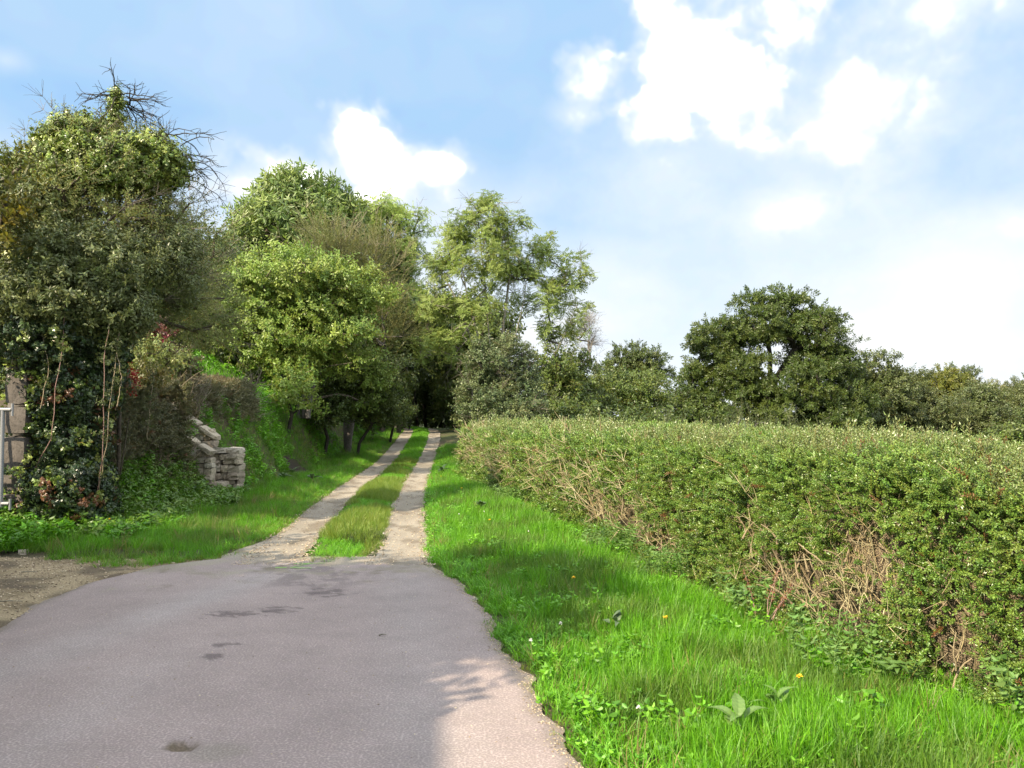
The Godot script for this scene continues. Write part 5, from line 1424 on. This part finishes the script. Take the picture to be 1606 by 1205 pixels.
	for k in shoots.size():
		var q: Array = shoots[k]
		b = at((q[0] - 803.0) / 1290.0 * q[1], q[1])
		var top: float = 1.6 + (655.0 - q[2]) * q[1] / 1290.0
		tree("sallow_shoots", ["pale sallow shoots behind the hedge, left of the tallest", "tallest pale sallow shoots behind the middle of the hedge", "pale sallow shoots behind the hedge below the oak's right side", "pale weedy shoots behind the hedge below the thorn bushes"][k], "shrub", "pale shoots behind the hedge", {
			"base": b, "trunk": 0.015, "bark": "bark_grey", "kind": "willow", "leaf": "leaf_soft", "tints": [Color(0.1014, 0.1304, 0.058), Color(0.1304, 0.1522, 0.0725)], "clumps": 3.0, "per": 7, "spread": 0.14, "scale": 0.55, "rise": 1.6, "limbs": 40, "tip": 0.004,
			"stems": [[b, Vector3(b.x, top - 0.3, b.z)], [b, Vector3(b.x + 0.3, top - 0.4, b.z)], [b, Vector3(b.x - 0.3, top - 0.4, b.z)]],
			"lobes": [[Vector3(b.x, top - 0.35, b.z), Vector3(0.35, 0.3, 0.3)], [Vector3(b.x + 0.3, top - 0.5, b.z), Vector3(0.35, 0.3, 0.3)], [Vector3(b.x - 0.25, top - 0.6, b.z), Vector3(0.3, 0.35, 0.3)]]})

func make_shade_makers() -> void:
	# beside and behind the viewer on the left: what throws the shade over the tarmac
	var spots := [[-7.0, 1.1, 6.6, "leafy garden tree beside the house, out of view on the left"], [-6.2, 2.2, 7.4, "tallest leafy garden tree between the house and the gate, out of view"], [-7.6, 3.9, 6.0, "leafy garden tree nearer the gate, out of view on the left"], [-7.9, 5.9, 4.9, "small garden tree before the gate, out of view on the left"]]
	for q in spots:
		var b := at(q[0], q[1])
		tree("tree", q[3], "tree", "trees left of the tarmac", {"base": b, "trunk": 0.2, "bark": "bark_grey", "kind": "broad", "leaf": "leaf", "tints": C_HAZEL, "clumps": 1.3, "per": 20, "spread": 0.55, "scale": 1.7, "limbs": 60,
			"stems": [[b, b + Vector3(0, 2.4, 0), b + Vector3(0.1, 4.5, 0)]],
			"lobes": [[b + Vector3(0, q[2] - 2.2, 0), Vector3(1.7, 1.9, 1.7)], [b + Vector3(0.4, q[2] * 0.45, -0.3), Vector3(1.9, 1.6, 1.8)], [b + Vector3(-0.5, q[2] * 0.4, 0.4), Vector3(1.8, 1.5, 1.8)]]})
	var hb := Vector3(-7.8, 0.0, 7.0)
	var h := thing("house", "stone house beside the lane, behind the viewer on the left", "house", hb)
	var wx := 3.2
	var z0 := -4.4
	var z1 := 6.0
	var eave := 4.7
	var ridge := 8.0
	var v := PackedVector3Array()
	var quad := func(a, b2, c, d): v.append_array([a, b2, c, a, c, d])
	quad.call(Vector3(wx, 0, z1), Vector3(wx, eave, z1), Vector3(wx, eave, z0), Vector3(wx, 0, z0))
	quad.call(Vector3(-wx, 0, z0), Vector3(-wx, eave, z0), Vector3(-wx, eave, z1), Vector3(-wx, 0, z1))
	for z in [z0, z1]:
		quad.call(Vector3(-wx, 0, z), Vector3(-wx, eave, z), Vector3(wx, eave, z), Vector3(wx, 0, z))
		v.append_array([Vector3(-wx, eave, z), Vector3(0, ridge - 0.05, z), Vector3(wx, eave, z)])
	solid("render_wall", Color(0.3043, 0.2826, 0.2464), 0.9)
	solid("slate", Color(0.0725, 0.0761, 0.087), 0.6)
	solid("paint_white", Color(0.5072, 0.5072, 0.4928), 0.5)
	part("wall", mesh_of(v), mats.render_wall, h)
	for sg in [-1.0, 1.0]:
		var rf := BoxMesh.new()
		var run := Vector2(wx + 0.3, ridge - eave + 0.28)
		rf.size = Vector3(run.length(), 0.12, z1 - z0 + 0.5)
		var o := part("roof", rf, mats.slate, h)
		o.position = Vector3(sg * run.x * 0.5, ridge - run.y * 0.5 + 0.08, (z0 + z1) * 0.5)
		o.rotation.z = -sg * atan2(run.y, run.x)
	for k in 3:
		var bm := BoxMesh.new()
		bm.size = Vector3(0.08, 1.2, 0.9) if k != 1 else Vector3(0.08, 2.0, 0.95)
		var o := part("window" if k != 1 else "door", bm, mats.paint_white, h)
		o.position = Vector3(wx + 0.02, 1.6 if k != 1 else 1.0, z0 + 2.4 + k * 2.8)


# ------------------------------------------------------------------ the small things
func rough_block(sz: Vector3, wear: float) -> ArrayMesh:
	var v := PackedVector3Array()
	var n := 3
	var grid := {}
	var put := func(p: Vector3) -> Vector3:
		var key := Vector3i(p * 100.0)
		if not grid.has(key):
			var q := p.normalized() * p.length()
			var corner := (absf(p.x) + absf(p.y) + absf(p.z)) - 1.0
			q *= 1.0 - maxf(0.0, corner) * 0.07
			grid[key] = (q + rand_dir() * wear) * sz * 0.5
		return grid[key]
	for ax in 3:
		for sg in [-1.0, 1.0]:
			for i in n:
				for j in n:
					var c := []
					for k in [[0, 0], [1, 0], [1, 1], [0, 1]]:
						var a: float = (i + k[0]) / float(n) * 2.0 - 1.0
						var b: float = (j + k[1]) / float(n) * 2.0 - 1.0
						var p := Vector3.ZERO
						p[ax] = sg
						p[(ax + 1) % 3] = a
						p[(ax + 2) % 3] = b
						c.append(put.call(p))
					if sg > 0: v.append_array([c[0], c[2], c[1], c[0], c[3], c[2]])
					else: v.append_array([c[0], c[1], c[2], c[0], c[2], c[3]])
	return mesh_of(v)

func make_wall() -> void:
	rng.seed = 55
	var lich := noise_tex(512, 0.018, FastNoiseLite.TYPE_SIMPLEX_SMOOTH, [[0.0, 0.45], [0.4, 0.8], [0.6, 1.0], [0.75, 0.75], [1.0, 0.95]], 6, 17)
	var names := ["stone_grey", "stone_tan", "stone_brown", "stone_pale"]
	var tones := [Color(0.38, 0.33, 0.255), Color(0.43, 0.37, 0.28), Color(0.31, 0.26, 0.20), Color(0.47, 0.42, 0.345)]
	for k in 4: solid(names[k], tones[k], 0.92, lich, 2.2, lich, 1.0)
	solid("pillar_stone", Color(0.125, 0.11, 0.098), 0.92, lich, 1.8, lich, 1.0)
	solid("mortar", Color(0.0800, 0.0667, 0.0534), 0.95, lich, 2.0)
	var base := on_ground(-5.7, 16.4, -0.1)
	var w := thing("stone_wall", "crumbling dry-stone wall end with sloping copings beside the garden steps", "wall", base)
	var lay := func(x0: float, x1: float, y0: float, top: Callable, zf: float, depth: float):
		var y := y0
		while y < 1.9:
			var hgt := rng.randf_range(0.09, 0.155)
			var x := x0
			var any := false
			while x < x1 - 0.04:
				var wd := minf(rng.randf_range(0.13, 0.3), x1 - x)
				if x1 - x - wd < 0.07: wd = x1 - x
				if y + hgt * 0.6 < top.call(x + wd * 0.5):
					any = true
					var o := part("stone", rough_block(Vector3(wd + 0.004, hgt + 0.004, depth * rng.randf_range(0.8, 1.0)), 0.09), mats[names[rng.randi() % 4]], w)
					o.position = Vector3(x + wd * 0.5, y + hgt * 0.5, zf - depth * 0.5 + jit(0.05)) - base
					o.rotation = Vector3(jit(0.08), jit(0.14), jit(0.07))
				x += wd
			y += hgt
			if not any: break
	# the square end by the lane, then the part that climbs the bank under the upper coping
	lay.call(-5.96, -5.42, base.y, func(x): return 1.06, -16.3, 0.5)
	lay.call(-7.0, -5.98, base.y + 0.2, func(x): return 1.12 + (-5.9 - x) * 0.66, -16.55, 0.35)
	lay.call(-6.35, -5.75, base.y + 0.1, func(x): return 0.86 + (-5.72 - x) * 0.62, -15.75, 0.3)
	var fill := BoxMesh.new()
	fill.size = Vector3(0.38, 0.82, 0.26)
	part("mortar", fill, mats.mortar, w).position = Vector3(-5.69, base.y + 0.42, -16.62) - base
	for q in [[Vector3(-6.5, 1.54, -16.72), 1.3, 0.48, 0.66, 3], [Vector3(-6.03, 1.08, -15.88), 0.68, 0.34, 0.62, 2]]:
		var run: float = q[1] / q[4]
		var along := Vector3(cos(atan(q[3])), -sin(atan(q[3])), 0)
		for k in q[4]:
			var o := part("coping", rough_block(Vector3(run * rng.randf_range(0.86, 0.98), rng.randf_range(0.07, 0.11), q[2] * rng.randf_range(0.85, 1.0)), 0.05), mats[["stone_tan", "stone_grey"][k % 2]], w)
			o.position = q[0] + along * (k - (q[4] - 1) * 0.5) * run - base
			o.rotation = Vector3(jit(0.06), jit(0.1), -atan(q[3]) + jit(0.06))
	for k in 4:
		var o := part("step", rough_block(Vector3(0.34, 0.2, 0.6), 0.03), mats.stone_grey, w)
		o.position = Vector3(-5.75 - k * 0.3, 0.25 + k * 0.22, -16.2) - base

func make_pillar() -> void:
	rng.seed = 56
	var b := on_ground(-6.6, 11.05, -0.1)
	var t := thing("gate_pillar", "weathered grey-brown stone gate pillar half covered by ivy", "pillar", b)
	t.set_meta("kind", "thing")
	var y := 0.0
	while y < 2.15:
		var h := rng.randf_range(0.3, 0.5)
		var o := part("stone", rough_block(Vector3(rng.randf_range(0.3, 0.33), h - 0.012, 0.34), 0.035), mats.pillar_stone, t)
		o.position = Vector3(jit(0.012), y + h * 0.5, jit(0.012))
		o.rotation = Vector3(jit(0.015), jit(0.04), jit(0.015))
		y += h
	var s := Scatter.new()
	for k in 90:
		var a := Vector3(0.19 if k % 3 else -0.19, rng.randf_range(0.0, 2.2), jit(0.2)) if k < 60 else Vector3(jit(0.2), rng.randf_range(1.9, 2.3) if k < 76 else rng.randf_range(0.1, 0.7), 0.2)
		s.put(spr("ivy"), a, (Vector3(a.x * 3.0, 0.4, 0.5) + rand_dir() * 0.6).normalized(), rng.randf() * TAU, rng.randf_range(0.5, 0.9), tint(C_IVY_TOP if rng.randf() < 0.5 else C_IVY))
	flush(s, "ivy", "ivy", "ivy", t)

func make_gate() -> void:
	var m := StandardMaterial3D.new()
	m.resource_name = "galvanised_steel"
	m.albedo_color = Color(0.2174, 0.2246, 0.2391).linear_to_srgb()
	m.metallic = 0.3
	m.roughness = 0.55
	mats.steel = m
	var z := -10.55
	var b := Vector3(-6.42, ground_y(-6.42, 10.55), z)
	var g := thing("metal_gate", "grey tubular metal gate standing before the ivy", "gate", b)
	var tube := func(called: String, a: Vector3, c: Vector3, r: float):
		var t := Tubes.new()
		t.add(a - b, c - b, r, r, 12)
		part(called, t.mesh(), mats.steel, g)
	var xr := -6.53
	tube.call("frame", Vector3(xr, 0.46, z), Vector3(xr, 1.69, z), 0.026)
	tube.call("frame", Vector3(xr - 3.2, 0.46, z), Vector3(xr - 3.2, 1.69, z), 0.026)
	tube.call("top_rail", Vector3(xr - 3.2, 1.70, z), Vector3(xr + 0.11, 1.70, z), 0.026)
	tube.call("bottom_rail", Vector3(xr - 3.2, 0.5, z), Vector3(xr + 0.11, 0.5, z), 0.024)
	for k in 3: tube.call("rail", Vector3(xr - 3.2, 0.82 + k * 0.27, z), Vector3(xr, 0.82 + k * 0.27, z), 0.018)
	tube.call("hinge", Vector3(xr + 0.12, 1.62, z), Vector3(xr + 0.12, 1.78, z), 0.016)
	tube.call("hinge", Vector3(xr + 0.12, 0.42, z), Vector3(xr + 0.12, 0.56, z), 0.016)
	for x in [xr - 3.0, xr - 0.12]: tube.call("leg", Vector3(x, -0.1, z - 0.03), Vector3(x, 0.62, z - 0.03), 0.022)

func big_leaf(l: float, w: float, curl: float) -> ArrayMesh:
	var v := PackedVector3Array()
	var c := PackedColorArray()
	var rows := []
	for k in 8:
		var f := k / 7.0
		var hw := w * 0.5 * sin(PI * pow(f, 0.75)) * (1.0 + 0.12 * sin(f * 23.0))
		var y := curl * l * (f - f * f * 1.5)
		rows.append([Vector3(-hw, y + hw * 0.25, -f * l), Vector3(0, y, -f * l), Vector3(hw, y + hw * 0.25, -f * l)])
	for k in 7:
		for j in 2:
			v.append_array([rows[k][j], rows[k + 1][j], rows[k][j + 1], rows[k][j + 1], rows[k + 1][j], rows[k + 1][j + 1]])
			for q in 6: c.append(Color(1, 1, 1) if q % 3 else Color(0.6377, 0.6884, 0.6159))
	return mesh_of(v, null, c)

func leafy_plant(called: String, label: String, category: String, group: String, p: Vector3, leaves: int, size: float, col: Color, up: float) -> void:
	rng.seed = hash(label)
	var t := thing(called, label, category, p, group)
	var m: StandardMaterial3D = mats.leaf.duplicate()
	m.resource_name = called + "_leaf"
	m.albedo_color = col.linear_to_srgb()
	for k in leaves:
		var o := part("leaf", big_leaf(size * rng.randf_range(0.6, 1.1), size * rng.randf_range(0.28, 0.42), up), m, t)
		o.rotation = Vector3(rng.randf_range(0.1, 0.8), k * 2.4 + jit(0.5), jit(0.3))
		o.position = Vector3(jit(0.04), 0.03 + rng.randf() * 0.06, jit(0.04))

func make_plants() -> void:
	# docks with broad leaves
	var docks := [
		[1.36, 4.3, "dock with pale broad leaves in the near grass", 7, 0.13, Color(0.15, 0.26, 0.06)],
		[1.08, 4.02, "dock with one upright leaf at the bottom of the picture", 6, 0.16, Color(0.15, 0.25, 0.06)],
		[0.72, 5.9, "grey-green dock leaves half hidden in the shaded grass", 6, 0.11, Color(0.1087, 0.1594, 0.0797)],
		[2.2, 4.75, "broad-leaved weed at the foot of the bare hedge stems", 9, 0.14, Color(0.1087, 0.1957, 0.0435)],
		[-0.5, 13.2, "dock in the verge where the ruts begin to climb", 7, 0.2, Color(0.0942, 0.1594, 0.0435)],
		[-4.75, 19.6, "dock at the foot of the left bank", 9, 0.26, Color(0.087, 0.1449, 0.0507)],
		[-5.55, 20.0, "burdock with big leaves halfway up the left bank", 10, 0.34, Color(0.087, 0.1522, 0.0507)],
		[-5.75, 21.6, "smaller burdock higher up the left bank", 8, 0.28, Color(0.1014, 0.1594, 0.058)],
		[-1.9, 22.6, "dark dock tuft beside the far end of the hedge", 9, 0.3, Color(0.0507, 0.1014, 0.029)],
		[1.85, 6.6, "broad nettle patch leaf rosette below the thin hedge gap", 9, 0.15, Color(0.1087, 0.1957, 0.0507)],
	]
	for q in docks: leafy_plant("dock_plant", q[2], "weed", "broad-leaved weeds in the grass", on_ground(q[0], q[1], 0.05), q[3], q[4], q[5], 0.5)
	leafy_plant("creeper", "bright yellow-green creeper leaves sprouting from the hedge face", "creeper", "", Vector3(hedge_x(6.95) - 0.02, 0.98, -6.95), 8, 0.13, Color(0.1594, 0.2391, 0.0362), 0.3)
	leafy_plant("creeper", "pale creeper leaves at the far end of the hedge", "creeper", "", Vector3(hedge_x(21.8) - 0.05, 1.38, -21.9), 9, 0.2, Color(0.1812, 0.2174, 0.0507), 0.3)
	# nettles against the hedge
	var nets := [[2.05, 5.15, "nettles under the big bare patch of the hedge"], [1.95, 6.55, "tall nettles leaning on the hedge behind the dead dock"], [2.75, 4.15, "nettles at the hedge foot near the right edge"], [1.5, 8.1, "pale nettles along the hedge foot beyond the dead dock"], [1.15, 9.6, "nettles at the hedge foot in the middle distance"], [0.0, 15.6, "far nettles at the hedge foot"]]
	for q in nets:
		rng.seed = hash(q[2])
		var b := on_ground(q[0], q[1], 0.0)
		var t := thing("nettle_clump", q[2], "nettles", b, "nettles along the hedge")
		var s := Scatter.new()
		for k in 60:
			var p := Vector3(jit(0.3), rng.randf_range(-0.02, 0.16), jit(0.4))
			s.put(spr("nettle"), p, (Vector3.UP + rand_dir() * 0.35).normalized(), rng.randf() * TAU, rng.randf_range(0.35, 0.7), tint([Color(0.1449, 0.2754, 0.058), Color(0.1957, 0.3261, 0.0797)]))
		flush(s, "leaves", "nettle", "leaf_soft", t)
	# the dead dock with rusty seed heads
	var db := on_ground(1.86, 6.15, -0.03)
	var dead := thing("dead_dock", "dead dock with rusty brown seed heads beside the hedge", "weed", db)
	rng.seed = 61
	var rust := StandardMaterial3D.new()
	rust.resource_name = "rusty_seed"
	rust.albedo_color = Color(0.1884, 0.0797, 0.0362).linear_to_srgb()
	rust.roughness = 0.9
	for k in 6:
		var st := Tubes.new()
		var top := Vector3(jit(0.24), rng.randf_range(0.3, 0.52), jit(0.12))
		var pts := [Vector3(jit(0.05), 0, jit(0.05)), top * 0.5 + Vector3(jit(0.03), 0, 0), top]
		st.path(pts, 0.004, 0.002, 5)
		var stem := part("stem", st.mesh(), mats.cane_red, dead)
		var v := PackedVector3Array()
		for j in 60:
			var p: Vector3 = pts[1].lerp(top, rng.randf_range(0.0, 1.0)) + rand_dir() * rng.randf_range(0.008, 0.03)
			var a := rand_dir() * 0.009
			var c := rand_dir() * 0.009
			v.append_array([p, p + a, p + c, p, p - a, p - c])
		part("seed_head", mesh_of(v), rust, stem)
	# dandelions and daisies
	var yellow := solid("petal_yellow", Color(0.75, 0.48, 0.02), 0.6)
	var white := solid("petal_white", Color(0.75, 0.72, 0.68), 0.6)
	var stalk := solid("stalk", Color(0.1159, 0.1739, 0.0435), 0.6)
	var fl := [[0.53, 7.15, 0, "yellow dandelion in the shaded band of the verge"], [-0.3, 11.1, 0, "yellow dandelion in the sunny verge near the ruts"], [-0.95, 15.6, 0, "yellow dandelion on a stalk beside the right rut"], [-1.65, 19.2, 0, "yellow flowers beside the far end of the right rut"], [-5.05, 10.5, 0, "yellow dandelion at the gravel's corner"], [-5.35, 11.0, 0, "yellow dandelion on a tall stalk before the ivy"], [0.33, 5.65, 1, "white clover head at the edge of the shaded grass"], [0.12, 5.35, 1, "white clover head by the tarmac edge"], [-0.4, 11.9, 1, "white clover head in the sunny verge"], [-0.75, 11.7, 1, "pinkish clover head close to the right rut"], [0.62, 4.1, 1, "white clover head in the near grass"], [0.2, 10.0, 1, "white clover head halfway along the verge"], [1.05, 5.7, 0, "small yellow bloom among the bright blades"], [1.55, 4.5, 0, "small yellow bloom low in the near grass"], [-1.55, 10.0, 1, "white seed head in the grass strip between the ruts"]]
	rng.seed = 71
	for q in fl:
		var b := on_ground(q[0], q[1], 0.0)
		var hgt := 0.17 if q[1] < 9.0 else 0.2
		var t := thing("dandelion" if q[2] == 0 else "clover_flower", q[3], "flower", b, "flowers in the grass")
		var st := Tubes.new()
		st.path([Vector3.ZERO, Vector3(0.008, hgt * 0.6, 0), Vector3(0, hgt, 0.01)], 0.0025, 0.002, 5)
		part("stalk", st.mesh(), stalk, t)
		var v := PackedVector3Array()
		for k in 26:
			var a := k * 2.4
			var r := 0.02 if q[2] == 0 else 0.013
			var el := rng.randf_range(-0.1, 0.9) if q[2] == 0 else rng.randf_range(-0.6, 1.4)
			var dir := Vector3(cos(a) * cos(el), sin(el), sin(a) * cos(el))
			var sd := dir.cross(Vector3.UP).normalized() * 0.004
			var c := Vector3(0, hgt, 0.01)
			v.append_array([c, c + dir * r * 0.7 + sd, c + dir * r, c, c + dir * r, c + dir * r * 0.7 - sd])
		part("bloom", mesh_of(v), yellow if q[2] == 0 else white, t)
	# a darker tussock in the strip between the ruts
	rng.seed = 72
	var tb := on_ground(lane_x(10.75) + 0.2, 10.75, -0.02)
	var ts := thing("grass_tussock", "dark tussock in the grass strip where the ruts begin", "grass", tb)
	var s := Scatter.new()
	for k in 60:
		s.put(spr("tuft_tall"), Vector3(jit(0.25), 0, jit(0.3)), (Vector3.UP + rand_dir() * 0.4).normalized(), rng.randf() * TAU, rng.randf_range(0.5, 0.9), tint([Color(0.0507, 0.0725, 0.0217), Color(0.0652, 0.0942, 0.0217)]))
	flush(s, "blades", "tuft_tall", "grass_blade", ts)
	# green spray-paint strokes on the end of the tarmac
	var paint := solid("green_paint", Color(0.2029, 0.3768, 0.087), 0.7)
	var pv := PackedVector3Array()
	for q in [[-2.38, 9.05, -2.20, 9.08, 0.016], [-2.20, 9.08, -2.34, 8.86, 0.014], [-2.2, 9.08, -2.05, 9.10, 0.012], [-2.52, 8.82, -2.40, 8.83, 0.022], [-2.36, 8.81, -2.13, 8.80, 0.016]]:
		var a := Vector3(q[0], 0, -q[1])
		var b := Vector3(q[2], 0, -q[3])
		var ac := (b - a).cross(Vector3.UP).normalized()
		for k in 6:
			var p0 := a.lerp(b, k / 6.0)
			var p1 := a.lerp(b, (k + 1) / 6.0)
			var w0: Vector3 = ac * q[4] * rng.randf_range(0.5, 1.0)
			for p in [p0 - w0, p1 - w0, p0 + w0, p0 + w0, p1 - w0, p1 + w0]:
				pv.append(Vector3(p.x, tarmac_y(p.x, -p.z) + 0.004, p.z) - Vector3(-2.3, 0, -8.95))
	var mark := part("paint_mark", mesh_of(pv), paint, self)
	mark.position = Vector3(-2.3, 0, -8.95)
	tag(mark, "faint bright green strokes on the tarmac before the grass strip", "paint mark")
	# a whitish stone on the entrance, bits of dead twig
	var stn := part("stone", rough_block(Vector3(0.1, 0.07, 0.08), 0.12), mats.stone_pale, self)
	stn.position = Vector3(-5.72, 0.02, -9.7)
	tag(stn, "whitish stone at the back of the gravel entrance", "stone")
	var tws := [[-4.98, 8.55, 0.16, "dead twig on the gravel entrance"], [-4.35, 7.2, 0.2, "pale straw stalk at the edge of the gravel"], [-0.95, 6.1, 0.05, "tiny twig on the tarmac left of the verge"]]
	for q in tws:
		var t := Tubes.new()
		t.path([Vector3(-q[2] * 0.5, 0, 0), Vector3(0, 0.008, 0.01), Vector3(q[2] * 0.5, 0, -0.01)], 0.006, 0.003, 5)
		var o := part("twig", t.mesh(), mats.bark_pale, self)
		o.position = Vector3(q[0], 0.006, -q[1])
		tag(o, q[3], "twig", "bits of twig on the ground")

func _ready() -> void:
	noise.seed = 3
	noise.frequency = 0.01
	noise.fractal_octaves = 3
	fine.seed = 9
	fine.frequency = 0.03
	fine.fractal_octaves = 4
	var raw := PackedFloat32Array()
	for k in 206: raw.append(tab(LANE, -12.0 + k * 0.5))
	for k in 206:
		var s := 0.0
		var n := 0
		for j in range(maxi(0, k - 5), mini(205, k + 5) + 1):
			s += raw[j]
			n += 1
		lane_smooth.append(s / n if k > 5 and k < 200 else raw[k])
	make_view()
	rng.seed = 1
	make_materials()
	make_sprigs()
	make_ground()
	make_hedges()
	make_left_trees()
	make_tunnel()
	make_woodland()
	make_right_trees()
	make_shade_makers()
	make_wall()
	make_pillar()
	make_gate()
	make_grass()
	make_gravel()
	make_plants()
